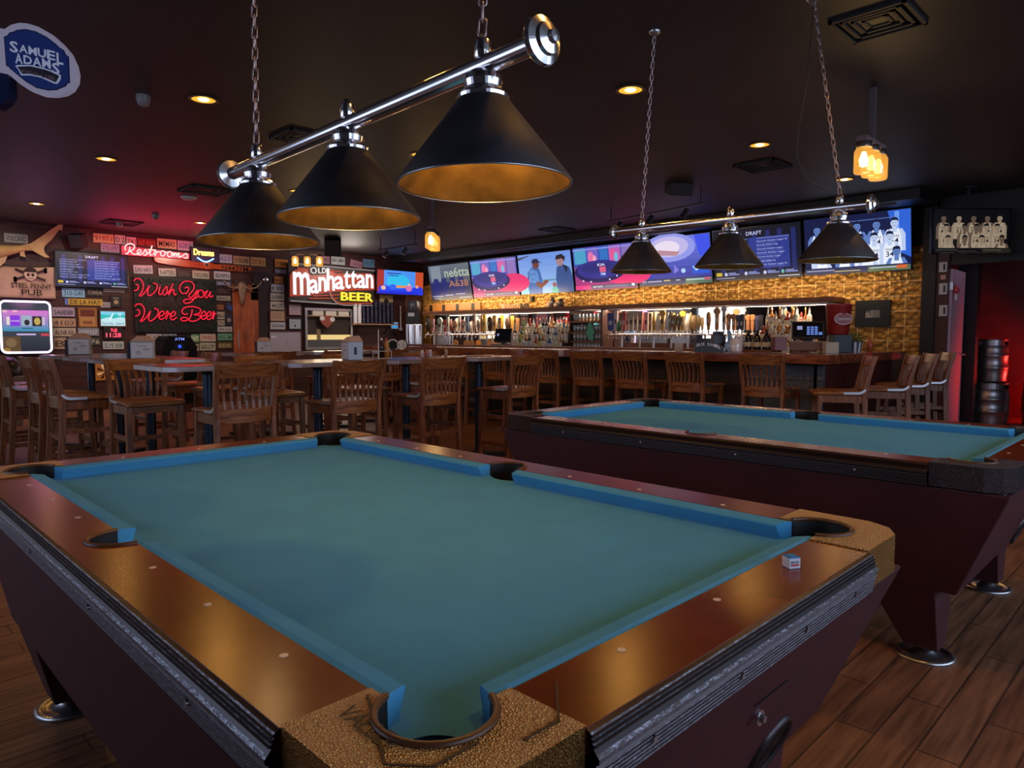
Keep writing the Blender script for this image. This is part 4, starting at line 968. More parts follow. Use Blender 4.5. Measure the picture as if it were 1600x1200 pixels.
for i, (x0, y0, x1, y1, tx, bg, fg, rot, lb) in enumerate(PL):
    c = wallpos((x0 + x1) / 2, (y0 + y1) / 2); a = wallpos(x0, (y0 + y1) / 2); d = wallpos(x1, (y0 + y1) / 2); u = wallpos((x0 + x1) / 2, y0); v = wallpos((x0 + x1) / 2, y1)
    w_ = (d.x - a.x) * .97; h_ = (u.z - v.z) * .96
    b = MB(); b.M = Matrix.Rotation(rot, 4, 'Y')
    bgm = mat('plate_paint', bg, .45, var=.12, vscale=30)
    b.box(-w_ / 2, -.006, -h_ / 2, w_ / 2, 0, h_ / 2, bgm, .0015)
    rim = mat('plate_rim', tuple(x * .55 for x in lin(bg)), .5)
    for (p0, p1) in (((-w_ / 2 + .006, -h_ / 2 + .006), (w_ / 2 - .006, -h_ / 2 + .006)), ((-w_ / 2 + .006, h_ / 2 - .006), (w_ / 2 - .006, h_ / 2 - .006))):
        b.beam((p0[0], -.007, p0[1]), (p1[0], -.007, p1[1]), .003, .003, rim)
    for sx in (-1, 1): b.cyl((sx * w_ * .3, -.006, h_ * .4), (sx * w_ * .3, -.009, h_ * .4), .006, .006, rim, 8)
    if tx: b.text(tx, -w_ * .42, -h_ * .30, w_ * .42, h_ * .24, -.008, mat('plate_ink', fg, .5))
    t = b.build('number_plate', loc=(c.x, YW - (.006 if i % 2 else .001), c.z)); tag(t, lb, 'number plate', 'number plates on the back wall')
def wallthing(name, x0, y0, x1, y1, label, cat, group=None):
    c0 = wallpos(x0, (y0 + y1) / 2); c1 = wallpos(x1, (y0 + y1) / 2); u = wallpos((x0 + x1) / 2, y0); v = wallpos((x0 + x1) / 2, y1)
    t = thing(name, label, cat, (c0.x, YW, v.z), 0, group)
    return t, c1.x - c0.x, u.z - v.z
# long yellow plate
t, w_, h_ = wallthing('long_yellow_plate', 101, 467, 160, 477, 'long yellow plate with black letters and a blue left end', 'number plate')
b = MB(); b.box(0, -.01, 0, w_, 0, h_, mat('yellow_plate', '#c8a030', .4)); b.box(0, -.0105, 0, w_ * .09, -.01, h_, mat('blue_band', '#5a7ac0', .4)); b.text('DE LA HAY', w_ * .14, h_ * .15, w_ * .95, h_ * .85, -.011, mat('plate_ink', '#1c1408', .5)); b.build('plate_body', t)
# Texas-shaped blue tin and dark poster card
t, w_, h_ = wallthing('blue_tin_map', 351, 473, 363, 487, 'blue cut-out tin map beside the copper coloured plate', 'wall decoration')
b = MB(); b.prism([(0, h_ * .5), (w_ * .35, h_ * .5), (w_ * .35, h_), (w_ * .6, h_), (w_ * .6, h_ * .75), (w_, h_ * .6), (w_, h_ * .3), (w_ * .65, 0), (w_ * .4, h_ * .3)], 0, .012, mat('blue_tin', '#2c4a80', .45), 'XZ'); b.build('map_shape', t)
t, w_, h_ = wallthing('dark_tin_card', 352, 490, 363, 508, 'dark tin card with a pale circle below the blue tin map', 'wall decoration')
b = MB(); b.box(0, -.01, 0, w_, 0, h_, mat('dark_card', '#2a2c38', .4)); b.ell(w_ / 2, h_ * .45, w_ * .3, w_ * .3, -.011, mat('card_ring', '#8a8078', .5)); b.build('card', t)
# framed things
def framed(x0, y0, x1, y1, label, frame, art, fw=.018, group=None):
    t, w_, h_ = wallthing('framed_picture', x0, y0, x1, y1, label, 'picture', group)
    b = MB()
    for (a, c, d, e) in ((0, 0, w_, fw), (0, h_ - fw, w_, h_), (0, fw, fw, h_ - fw), (w_ - fw, fw, w_, h_ - fw)): b.box(a, -.025, c, d, 0, e, frame)
    b.build('frame', t)
    b = MB(); b.M = Matrix.Identity(4); art(b, fw, fw, w_ - fw, h_ - fw); b.build('picture_sheet', t)
    return t
def sheet(c, extra=None):
    def f(b, x0, z0, x1, z1):
        b.box(x0, -.012, z0, x1, 0, z1, mat('sheet', c, .6))
        W, H = x1 - x0, z1 - z0
        if extra:
            for (k, a, d, e, g, cc) in extra:
                (b.quad(x0 + a * W, z0 + d * H, x0 + e * W, z0 + g * H, -.0128, mat('print', cc, .6)) if k == 'r' else b.ell(x0 + a * W, z0 + d * H, e * W, g * H, -.0129, mat('print', cc, .6)))
    return f
M_fr1 = mat('frame_brown', '#5a2a1c', .5); M_fr2 = mat('frame_dark', '#1c1418', .5); M_frs = mat('frame_silver', '#a0a0a4', .3, metal=.6)
framed(122, 481, 151, 511, 'amber toned framed picture left of the turquoise picture', mat('frame_amber', '#a06828', .5), sheet('#b8864e', [('r', .05, .55, .95, .95, '#6a2c14'), ('r', .2, .1, .8, .3, '#8a5a2c')]))
framed(172, 461, 190, 480, 'black framed record sleeve with a pale round disc', M_fr2, sheet('#2c2422', [('e', .5, .4, .25, .22, '#a8906a'), ('r', .2, .75, .8, .85, '#8a8078')]))
framed(450, 475, 471, 493, 'red framed pinkish certificate left of the kitchen window', M_fr1, sheet('#b4a0a8', [('r', .2, .2, .8, .25, '#8a7a84'), ('r', .2, .5, .8, .55, '#8a7a84'), ('r', .2, .7, .8, .75, '#8a7a84')]))
framed(450, 497, 471, 515, 'black framed pale blue certificate with a small dark crest', M_fr2, sheet('#a8b4bc', [('e', .5, .3, .08, .12, '#3a3c44'), ('r', .15, .6, .85, .65, '#7a8890')]))
framed(421, 485, 445, 502, 'tan paper card with fine lines in a brown frame', M_fr1, sheet('#b4937a', [('r', .15, .3, .85, .34, '#6a4a3c'), ('r', .15, .5, .85, .54, '#6a4a3c'), ('r', .15, .7, .85, .74, '#6a4a3c')]), .008)
framed(420, 517, 471, 551, 'large pale notice board below the framed papers', M_fr1, sheet('#a8a0b0', [('r', .55, .3, .56, .6, '#6a6478'), ('r', .05, .7, .2, .8, '#d0ccd8')]))
framed(592, 461, 614, 493, 'tall cream poster with a dark bird below the blue screen', M_fr1, sheet('#b0986c', [('e', .5, .6, .2, .25, '#2c2418'), ('r', .42, .2, .5, .5, '#2c2418')]), .006)
for i, (a, c, d, e, col) in enumerate(((395, 431, 401, 444, '#b8a890'), (393, 445, 403, 456, '#a8a8a0'), (391, 457, 402, 469, '#c0a890'))):
    t, w_, h_ = wallthing('pinned_card', a, c, d, e, 'pale card pinned between door and big spoon, %s of three' % ['upper', 'middle', 'lower'][i], 'card', 'pinned cards by the door')
    b = MB(); b.box(0, -.03, 0, w_, -.0, h_, mat('card_stock', col, .6)); b.build('card_sheet', t)

def screen_of(b, w_, h_, items, e=1.0):   # items in 0..1 of the screen, each a hair in front of the last
    y = -.001; C_ = lambda v: min(1, max(0, v))
    for it in items:
        k = it[0]; y -= .00025
        if k == 'r': b.quad(C_(it[1]) * w_, C_(it[2]) * h_, C_(it[3]) * w_, C_(it[4]) * h_, y, em(it[5], it[6] if len(it) > 6 else e))
        elif k == 'e': b.ell(it[1] * w_, it[2] * h_, it[3] * w_, it[4] * h_, y, em(it[5], it[6] if len(it) > 6 else e), 20)
        elif k == 'p': b.poly([(C_(a) * w_, C_(c) * h_) for a, c in it[1]], y, em(it[2], e))
        elif k == 't': b.text(it[1], it[2] * w_, it[3] * h_, it[4] * w_, it[5] * h_, y, em(it[6], e))
        elif k == 'g':   # vertical colour bands r,g,b blend
            n = it[7]; c0, c1 = Vector(lin(it[5])), Vector(lin(it[6]))
            for i in range(n):
                f = i / (n - 1); c = tuple(round(v, 3) for v in c0.lerp(c1, f))
                z0 = it[2] + (it[4] - it[2]) * i / n; z1 = it[2] + (it[4] - it[2]) * (i + 1) / n
                b.quad(it[1] * w_, z0 * h_, it[3] * w_, z1 * h_, y, em(c, e))
def television(loc, rz, tilt, w_, h_, items, label, e=1.0, group='televisions', bezel=.012, mount=None):
    t = thing('television', label, 'television', loc, rz, group, tilt)
    b = MB(); b.box(-w_ / 2, 0, 0, w_ / 2, .045, h_, M_blackg, .004); b.box(-w_ * .3, .045, h_ * .2, w_ * .3, .075, h_ * .8, M_black, .004); b.build('housing', t)
    b = MB(); b.box(-.06, .075, h_ * .35, .06, mount or .30, h_ * .65, M_black); b.build('wall_mount', t)
    b = MB(); b.M = Matrix.Translation((-w_ / 2 + bezel, 0, bezel)); screen_of(b, w_ - 2 * bezel, h_ - 2 * bezel, items, e); b.build('screen', t)
    return t
random.seed(5)
def draft_menu(seed, ref=None):
    random.seed(seed); I = [('g', 0, 0, 1, 1, '#0c1030', '#0a0c20', 6)]
    for x in (.08, .3, .47, .62, .75, .9): I.append(('r', x, .12, x + .05, .92, '#20286a'))
    I.append(('r', .42, .2, .88, .8, '#2c3a90'))
    I.append(('t', 'DRAFT', .40, .85, .58, .92, '#c8ccf0'))
    for c in range(2):
        x = .05 + c * .47; I.append(('r', x, .77, x + .36, .785, '#7a84c0'))
        for k in range(7):
            z = .70 - k * .075; L = random.uniform(.18, .40)
            I.append(('t', 'Smooth Amber Lager Draft'[:int(8 + L * 38)], x, z, x + L, z + .035, '#b8c0f0')); I.append(('r', x, z - .022, x + L * random.uniform(.6, 1.05), z - .012, '#5a68b8'))
    I.append(('r', .02, .09, .09, .16, '#c8b030'))
    for k, cc in ((.14, '#c0c8f0'), (.38, '#c0c8f0'), (.60, '#c0c8f0'), (.8, '#60b0a8')):
        I.append(('e', k, .12, .018, .035, cc)); I.append(('r', k + .03, .10, k + .16, .125, '#7a88c8')); I.append(('r', k + .03, .135, k + .12, .15, '#9aa4e0'))
    I.append(('r', .02, .04, .25, .055, '#9aa0c8')); I.append(('r', .75, .03, .98, .045, '#c8ccd8'))
    return I
def studio(seed):
    random.seed(seed)
    return [('g', 0, 0, 1, 1, '#a0206a', '#5a5cb0', 8), ('r', 0, .55, 1, 1, '#3a4ab0'), ('r', .02, .62, .22, .98, '#4aa0c8'), ('r', .24, .6, .42, .98, '#7060c0'), ('r', .45, .6, .58, .98, '#2c70c0'), ('r', .6, .62, .78, .98, '#c060b0'), ('r', .8, .55, .98, .98, '#8a70b8'),
            ('e', .30, .76, .05, .13, '#e070a8'), ('e', .36, .70, .03, .1, '#f0a0c0'), ('e', .66, .78, .045, .12, '#e05a98'), ('e', .71, .72, .03, .1, '#60c0e0'), ('r', .0, .93, 1, .96, '#8a90e0'),
            ('e', .88, .32, .35, .26, '#d82c70'), ('e', .42, .42, .42, .26, '#1c1a58'), ('e', .42, .46, .37, .21, '#33308a'), ('e', .42, .50, .30, .12, '#2c2c78'),
            ('t', 'KIA', .40, .54, .52, .60, '#f0e8f8'), ('r', .43, .40, .53, .52, '#d85a80'), ('r', .43, .30, .53, .40, '#3050b0'), ('t', 'TIME', .44, .33, .52, .38, '#e0e0f8'),
            ('e', .14, .22, .012, .02, '#e8d8f0'), ('e', .27, .19, .012, .02, '#e8d8f0'), ('e', .58, .22, .012, .02, '#e8d8f0'), ('e', .70, .29, .012, .02, '#e8d8f0'),
            ('r', 0, .02, 1, .11, '#4a4870'), ('r', 0, .02, .26, .11, '#d03080'), ('t', 'NBA TODAY', .3, .045, .46, .085, '#e0d8e8'), ('r', .5, .06, .85, .07, '#a098b8'), ('e', .94, .075, .025, .03, '#e0d8e8')]
def guests():
    return [('g', 0, 0, 1, 1, '#8ab0e0', '#6a90dc', 6), ('r', 0, .3, 1, .34, '#4a88a8'), ('r', 0, 0, .2, .3, '#7ac0e0'), ('p', [(0, .86), (.22, .95), (.23, .97), (0, .92)], '#3a3a50'),
            ('p', [(.16, 0), (.15, .25), (.17, .55), (.27, .68), (.40, .62), (.44, .35), (.42, 0)], '#3a62a8'), ('p', [(.18, .3), (.2, .58), (.27, .62), (.36, .55), (.38, .3), (.3, .26)], '#5a86c8'),
            ('e', .34, .73, .065, .11, '#6a3a34'), ('p', [(.26, .80), (.30, .87), (.38, .87), (.41, .80), (.47, .76), (.40, .77), (.28, .76)], '#1c2444'),
            ('p', [(.30, .22), (.40, .12), (.54, .26), (.56, .32), (.50, .33), (.40, .24), (.34, .32)], '#7a4438'),
            ('p', [(.70, 0), (.70, .35), (.73, .62), (.84, .68), (.96, .6), (1, .4), (1, 0)], '#33508a'), ('e', .80, .76, .065, .12, '#a07a7c'), ('p', [(.72, .80), (.74, .90), (.84, .93), (.90, .85), (.88, .74), (.84, .82)], '#241c2c'), ('p', [(.84, .68), (.90, .45), (.93, .62)], '#1c2034'),
            ('p', [(.60, 0), (.61, .12), (.66, .16), (.72, .10), (.73, 0)], '#50b0a0'), ('e', .66, .2, .035, .06, '#8a5450'), ('e', .17, .40, .01, .02, '#24406a'), ('e', .23, .48, .01, .02, '#24406a'), ('e', .30, .50, .01, .02, '#24406a'), ('e', .26, .36, .01, .02, '#24406a')]
def sky_car():
    return [('g', 0, 0, 1, 1, '#2c2c90', '#6a78e0', 8), ('e', .45, .78, .36, .30, '#9098e8'), ('e', .45, .80, .27, .22, '#c0b8e8'), ('e', .42, .78, .18, .15, '#e8dcf0'), ('p', [(.25, .65), (.55, .6), (.6, .68), (.3, .75)], '#b88a98'),
            ('p', [(.8, 1), (1, 1), (1, .4), (.85, .6)], '#3a50e8'), ('r', 0, .12, .2, .22, '#2038b0'), ('p', [(.02, .14), (.1, .22), (.1, .12)], '#6a48c8'), ('p', [(.50, .22), (.51, .42), (.57, .30)], '#8078d8'), ('e', .63, .28, .03, .05, '#a8d0f0'), ('r', .75, .2, .97, .38, '#2c58d0'), ('p', [(.75, .36), (.9, .34), (.8, .26)], '#b8d8f8'),
            ('r', 0, 0, 1, .14, '#20265a'), ('t', 'JPO', .04, .04, .10, .11, '#b0b0e0'), ('r', .12, .07, .32, .10, '#8a90c8'), ('r', .35, .08, .44, .105, '#b8b080'), ('r', .52, .08, .58, .10, '#a8b0d8'), ('r', .65, 0, 1, .12, '#4a6a58'), ('r', .66, .07, .9, .10, '#a8c0c8'), ('r', .9, .06, .98, .12, '#b05a78')]
def team(seed, tint):
    A = {'b': ('#0c1440', '#1a2c80', '#b8c8e8', '#5a78b8', '#101838', '#e0e8f4'), 's': ('#0c0a0c', '#141014', '#b8a088', '#7a6454', '#141012', '#c8b498')}[tint]
    I = [('g', 0, 0, 1, 1, A[0], A[0], 3)]
    if tint == 'b': I += [('p', [(.8, 1), (1, 1), (1, .2), (.9, .3)], '#2c60d0'), ('r', .86, .5, .9, .98, '#6a98e8'), ('r', .25, .88, .86, .895, '#5068a8')]
    random.seed(seed)
    rows = [(.62, .86, [(.13, 1), (.33, 0), (.52, 1), (.70, 1), (.86, 0)]), (.40, .68, [(.16, 0), (.40, 1), (.55, 1), (.68, 0), (.82, 0)]), (.14, .44, [(.18, 0), (.40, 1), (.62, 0), (.88, 1)])]
    nums = ['42', '31', '20', '44', '54', '15', '24', '14', '24', '34', '22', '25', '14', '20']
    k = 0
    for z, hz, ps in rows:
        for x, dk in ps:
            skin = A[3] if dk else A[2]; W = .095
            I += [('p', [(x - W, z - .30), (x - W, z - .02), (x - W * .7, z + .07), (x + W * .7, z + .07), (x + W, z - .02), (x + W, z - .30)], skin if dk else A[2]),
                  ('p', [(x - W * .62, z - .30), (x - W * .62, z - .05), (x - W * .35, z + .09), (x - W * .15, z + .04), (x + W * .15, z + .04), (x + W * .35, z + .09), (x + W * .62, z - .05), (x + W * .62, z - .30)], A[5]),
                  ('r', x - .02, z + .02, x + .02, z + .12, skin), ('e', x, z + .17, .034, .075, skin), ('p', [(x - .036, z + .18), (x - .03, z + .25), (x, z + .27), (x + .03, z + .25), (x + .036, z + .18), (x + .02, z + .215), (x - .02, z + .215)], A[4]),
                  ('t', 'TEXAS', x - .04, z - .065, x + .04, z - .03, A[4]), ('t', nums[k % 14], x - .035, z - .17, x + .035, z - .08, A[4]), ('r', x - .018, z + .168, x - .008, z + .178, A[4]), ('r', x + .008, z + .168, x + .018, z + .178, A[4]), ('r', x - .012, z + .125, x + .012, z + .132, A[4])]
            k += 1
    I += [('r', 0, 0, 1, .11, A[0] if tint == 's' else '#101c50'), ('r', .02, .05, .30, .075, '#8088a8' if tint == 'b' else '#4a4038'), ('r', .3, .03, .55, .045, '#b0a870' if tint == 'b' else '#4a4038'), ('r', .62, .0, 1, .09, '#5a6a48' if tint == 'b' else '#2c2c20'), ('r', .64, .05, .88, .07, '#a8b8d0' if tint == 'b' else '#6a6048')]
    if tint == 'b': I.append(('r', .88, .03, .97, .09, '#d06030'))
    return I
def reflections():
    I = [('g', 0, 0, 1, 1, '#141a44', '#6a7480', 10), ('r', .05, .55, .3, .98, '#8a94a0'), ('r', .0, .1, .98, .5, '#1c2560')]
    for x in (.1, .3, .52, .72): I.append(('r', x, .08, x + .12, .62, '#1a2470'))
    I += [('t', 'ne6tta', .40, .64, 1.0, .90, '#b8c8b8'), ('t', 'A638', .48, .36, .95, .54, '#b07a58'), ('r', .03, .10, .3, .12, '#a8b0d8'), ('r', .35, .12, .55, .14, '#a8b0d8'), ('r', .62, .14, .85, .16, '#a8b0d8'), ('r', .7, .04, .98, .055, '#a8b0c8'), ('r', .06, .04, .25, .055, '#a8b0c8')]
    return I
TVS = [(reflections(), 'reflective dark blue television at the far left of the row over the bar', .75), (studio(1), 'television showing a pink and purple studio desk, second in the row', .95),
       (guests(), 'television showing two men outdoors under a blue sky, third in the row', 1.0), (studio(2), 'television showing a studio desk behind the left small lamp shade', .95),
       (sky_car(), 'television with a glowing violet sky picture, fifth in the row', .95), (draft_menu(9), 'television with the dark blue drinks menu, sixth in the row', .85), (team(4, 'b'), 'large blue-toned television showing a basketball team, last in the row', 1.0)]
for i, (it, lb, e) in enumerate(TVS):
    television((10.27, 12.88 - 1.432 * (i + .5), 2.055 + .012 * i), RB, .17, 1.40, .80, it, lb, e, 'televisions over the bar')
# left wall screen
c0 = onY(84, 391, 13.40); c1 = onY(199, 398, 13.40); c2 = onY(84, 447, 13.40)
television(((c0.x + c1.x) / 2, 13.38, c2.z), 0, .04, c1.x - c0.x, c0.z - c2.z, draft_menu(3), 'wall television with the drinks menu left of the neon words', .9, mount=.118)
c0 = onY(587, 420, 13.30); c1 = onY(660, 421, 13.30); c2 = onY(588, 459, 13.30)
television(((c0.x + c1.x) / 2, 13.28, c2.z), 0, .06, c1.x - c0.x, c0.z - c2.z,
    [('g', 0, 0, 1, 1, '#1838e0', '#3a78f0', 6), ('r', 0, 0, .14, 1, '#a03028'), ('r', .82, .2, 1, 1, '#c04a28'), ('r', .14, .3, .82, 1, '#4a90f0'), ('e', .45, .55, .25, .3, '#30b8e8'), ('r', .2, .85, .5, .9, '#204898'), ('r', .25, .76, .45, .8, '#204898'),
     ('e', .15, .2, .12, .16, '#2040e0'), ('e', .13, .25, .05, .09, '#e0b090'), ('e', .33, .30, .08, .12, '#2c60e8'), ('r', .40, .28, .62, .38, '#e08a50'), ('e', .68, .28, .07, .14, '#d070b0'), ('e', .68, .42, .03, .06, '#e8b0a0'), ('e', .88, .2, .12, .18, '#2038d8'), ('e', .86, .36, .04, .07, '#d89080'), ('r', 0, 0, .9, .1, '#1828c8')],
    'small television with a bright blue talk show right of the neon beer sign', 1.0, mount=.218)
# right ceiling screen, turned to the pool tables
p = onF(1516, 397, 8.5)
t = television(tuple(p), RC, .0, .93, .54, team(8, 's'), 'dim television with a sepia basketball team photo, above the pink door', .5, mount=.10)
b = MB(); b.box(-.015, .08, .27, .015, .11, CEIL - p.z, M_black); b.box(-.08, .04, CEIL - p.z - .02, .08, .18, CEIL - p.z, M_black); b.build('ceiling_pole', t)

# ------------------------------------------------------------ neon signs
NY = YW - .10
def trace(strokes, ox, oy, k, Y, r, mt, n=8):
    b = MB()
    for st in strokes:
        P = [onY(ox + x / k, oy + y / k, Y) for x, y in st]
        # Catmull-Rom
        out = []
        for i in range(len(P) - 1):
            p0 = P[max(0, i - 1)]; p1 = P[i]; p2 = P[i + 1]; p3 = P[min(len(P) - 1, i + 2)]
            for j in range(n):
                t_ = j / n; out.append(.5 * ((2 * p1) + (p2 - p0) * t_ + (2 * p0 - 5 * p1 + 4 * p2 - p3) * t_ ** 2 + (3 * p1 - p0 - 3 * p2 + p3) * t_ ** 3))
        out.append(P[-1]); b.tube(out, r, mt, 7)
    return b
def ellp(cx, cy, rx, ry, a0=0, n=12, full=1.0): return [(cx + rx * math.cos(a0 + 2 * PI * full * k / n), cy + ry * math.sin(a0 + 2 * PI * full * k / n)) for k in range(n + 1)]
Wst = [[(232, 632), (262, 604), (310, 608), (345, 650), (352, 705), (335, 765), (300, 818)], [(320, 822), (375, 770), (428, 690)], [(428, 690), (405, 770), (412, 808), (440, 812), (495, 770), (525, 715), (515, 672), (475, 658)], [(236, 755), (272, 745), (292, 715), (285, 685), (258, 672)], [(300, 818), (318, 822)]]
wish = Wst + [[(562, 705), (545, 775), (560, 805), (600, 775)], [(566, 688), (569, 684)], [(590, 770), (640, 700), (650, 740), (640, 790), (602, 808)], [(650, 790), (690, 740), (722, 665)], [(722, 665), (690, 740), (668, 805), (700, 755), (730, 738), (732, 790), (752, 806), (762, 790)]]
you = [[(870, 722), (905, 708), (918, 738), (895, 780), (845, 788), (808, 750), (812, 690), (860, 642), (935, 638), (982, 680), (978, 740), (935, 790), (918, 825), (960, 832), (1030, 745)], [(1030, 745), (995, 840), (940, 900), (880, 910), (855, 885), (885, 862), (980, 855), (1040, 825)], ellp(1070, 792, 36, 46, -1.2), [(1090, 760), (1125, 775), (1155, 755), (1122, 815), (1145, 842), (1195, 765)], [(1195, 765), (1182, 815), (1200, 835), (1225, 812)]]
were = [[(x + 14, y + 317) for x, y in st] for st in Wst] + [[(548, 1080), (595, 1060), (612, 1030), (590, 1008), (555, 1040), (548, 1090), (580, 1112), (625, 1085)], [(630, 1075), (648, 1010), (662, 1040), (636, 1110)], [(662, 1040), (690, 1040), (684, 1060)], [(690, 1080), (735, 1065), (752, 1035), (735, 1012), (700, 1045), (692, 1095), (722, 1118), (768, 1088)]]
beer = [[(905, 1042), (865, 1050), (836, 1022), (850, 980), (905, 955), (985, 955), (1050, 975), (1068, 1005), (1040, 1040), (985, 1052), (1045, 1060), (1062, 1090), (1010, 1128), (940, 1132), (890, 1092), (840, 1090), (822, 1112), (860, 1132), (925, 1105), (955, 1040), (962, 985)], [(1075, 1080), (1118, 1062), (1130, 1030), (1110, 1012), (1078, 1045), (1075, 1092), (1105, 1112), (1145, 1085)], [(1145, 1080), (1185, 1062), (1198, 1032), (1178, 1015), (1148, 1048), (1145, 1092), (1172, 1114), (1215, 1085)], [(1215, 1080), (1228, 1015), (1238, 1045), (1222, 1112)], [(1238, 1045), (1262, 1040)]]
RED = mat('neon_red', (1.0, .012, .045), .3, emit=1.15)
c0 = onY(207, 430, YW); c1 = onY(336, 440, YW); zt = onY(270, 435, YW).z; zb_ = onY(270, 519, YW).z
t = thing('neon_board', 'dark leafy wall board with four red neon script words', 'neon sign', (c0.x, YW, zb_)); Wd, Hd = c1.x - c0.x, zt - zb_
hedge = mat('dark_leaves', (.012, .030, .010), .8, var=.7, vscale=40, bump=1.0, bscale=60)
b = MB(); b.box(0, -.05, 0, Wd, 0, Hd, M_black); 
random.seed(2)
for i in range(1500):
    x, z = random.uniform(.02, Wd - .02), random.uniform(.02, Hd - .02); a = random.uniform(0, 6.28); r = random.uniform(.012, .022); y = -.052 - random.uniform(0, .012)
    dx, dz = math.cos(a) * r, math.sin(a) * r; b.add([(x - dx, y, z - dz), (x + dz * .45, y - .008, z - dx * .45), (x + dx, y, z + dz), (x - dz * .45, y - .004, z + dx * .45)], [(0, 1, 2, 3)], hedge)
b.build('leaf_backing', t)
for st, nm in ((wish, 'neon_word'), (you, 'neon_word'), (were, 'neon_word'), (beer, 'neon_word')):
    b = trace(st, 180, 360, 8, NY, .0085, RED); b.v = [(x - c0.x, y - YW, z - zb_) for x, y, z in b.v]; b.build(nm, t)
# pink neon word
pink = mat('neon_pinkwhite', (1.0, .50, .48), .3, emit=1.6)
rest = [[(132, 250), (122, 215), (145, 178), (195, 168), (236, 190), (238, 222), (205, 250), (178, 256)], [(185, 205), (172, 262), (148, 292), (128, 285)], [(188, 256), (222, 292), (262, 300)],
        [(262, 300), (312, 275), (322, 250), (300, 238), (278, 262), (285, 298), (320, 302), (352, 282)], [(352, 282), (378, 240), (392, 275), (388, 302), (355, 312)], [(395, 300), (440, 250), (462, 190), (440, 260), (436, 305), (470, 305)], [(412, 240), (505, 246)], [(480, 300), (502, 255), (515, 275), (492, 322)], [(515, 275), (545, 268), (555, 262)],
        ellp(595, 288, 28, 32), [(618, 270), (655, 278)], ellp(680, 298, 28, 33), [(706, 285), (730, 285), (724, 330), (748, 290), (765, 288), (760, 330), (785, 290), (800, 292), (792, 335), (825, 320)], [(830, 330), (885, 288), (900, 320), (892, 345), (855, 342)]]
c = onY(180 + 530 / 8, 360 + 340 / 8, NY)
t = thing('restroom_neon', 'glowing pink and white neon script word on a pink panel above the propeller', 'neon sign', (c.x, YW, c.z))
b = trace(rest, 180, 360, 8, NY, .0105, pink); b.v = [(x - c.x, y - YW, z - c.z) for x, y, z in b.v]; b.build('neon_word', t)
a0 = onY(190, 383, YW - .06); a1 = onY(296, 396, YW - .06); a2 = onY(296, 405, YW - .06); a3 = onY(190, 398, YW - .06)
b = MB(); b.prism([(a0.x - c.x, a0.z - c.z), (a1.x - c.x, a1.z - c.z), (a2.x - c.x, a2.z - c.z), (a3.x - c.x, a3.z - c.z)], .0, .055, mat('pink_panel', (.6, .10, .16), .4), 'XZ'); b.build('panel', t)
for k in (.2, .8): b = MB(); b.cyl((0 - .35 + k * .9, -.055, .12), (-.35 + k * .9, -.1, .12), .006, .006, M_white, 8); b.build('standoff', t)
# small yellow and blue neon
a = onY(303, 400, NY); d = onY(334, 391, NY)
t = thing('small_neon', 'small yellow neon word with a blue swoosh right of the pink neon', 'neon sign', (a.x, YW, a.z))
b = MB(); b.text('Dreams', 0, .02, d.x - a.x, d.z - a.z, -.1, mat('neon_yellow', (1, .62, .12), .3, emit=3), deep=.01); b.build('neon_word', t)
b = MB(); P = [(.06 + .30 * k / 10, -.1, -.02 - .07 * math.sin(PI * k / 10)) for k in range(11)]; b.tube(P, .012, mat('neon_blue', (.15, .35, 1), .3, emit=4), 8); b.build('neon_swoosh', t)
b = MB(); b.box(-.04, -.085, -.095, .48, 0, .17, mat('navy_back', (.02, .012, .05), .5)); b.build('backing', t)
# propeller
pc = onY(180 + 1135 / 8, 360 + 435 / 8, YW - .05); P = []
out = [(480, 350), (500, 335), (600, 345), (800, 362), (930, 375), (1040, 400), (1100, 398), (1140, 390), (1180, 398), (1240, 425), (1400, 430), (1600, 450), (1690, 458), (1705, 480), (1690, 505), (1600, 522), (1400, 505), (1240, 480), (1180, 485), (1140, 490), (1090, 480), (1040, 468), (900, 460), (700, 432), (540, 405), (495, 385)]
for x, y in out: p = onY(180 + x / 8, 360 + y / 8, YW - .05); P.append((p.x - pc.x, p.z - pc.z))
t = thing('wooden_propeller', 'varnished orange wooden aeroplane propeller with black registration letters', 'propeller', (pc.x, YW, pc.z))
b = MB(); b.prism(P, .02, .06, wood('propeller_wood', (.26, .045, .008), (.42, .10, .015), .25, 'X', 3, coat=.6), 'XZ')
b.build('blades', t, bevel=.008)
b = MB(); b.cyl((0, -.0, 0), (0, -.085, 0), .075, .07, mat('hub_wood', (.35, .10, .03), .3), 24); b.cyl((0, -.085, 0), (0, -.09, 0), .025, .025, M_black, 16); b.build('hub', t)
a = onY(180 + 1335 / 8, 360 + 505 / 8, YW - .07); d = onY(180 + 1640 / 8, 360 + 468 / 8, YW - .07)
b = MB(); b.text('N4421M', a.x - pc.x, a.z - pc.z + .01, d.x - pc.x + .04, d.z - pc.z + .02, -.0615, mat('propeller_ink', '#1a0c06', .5)); b.build('lettering', t)
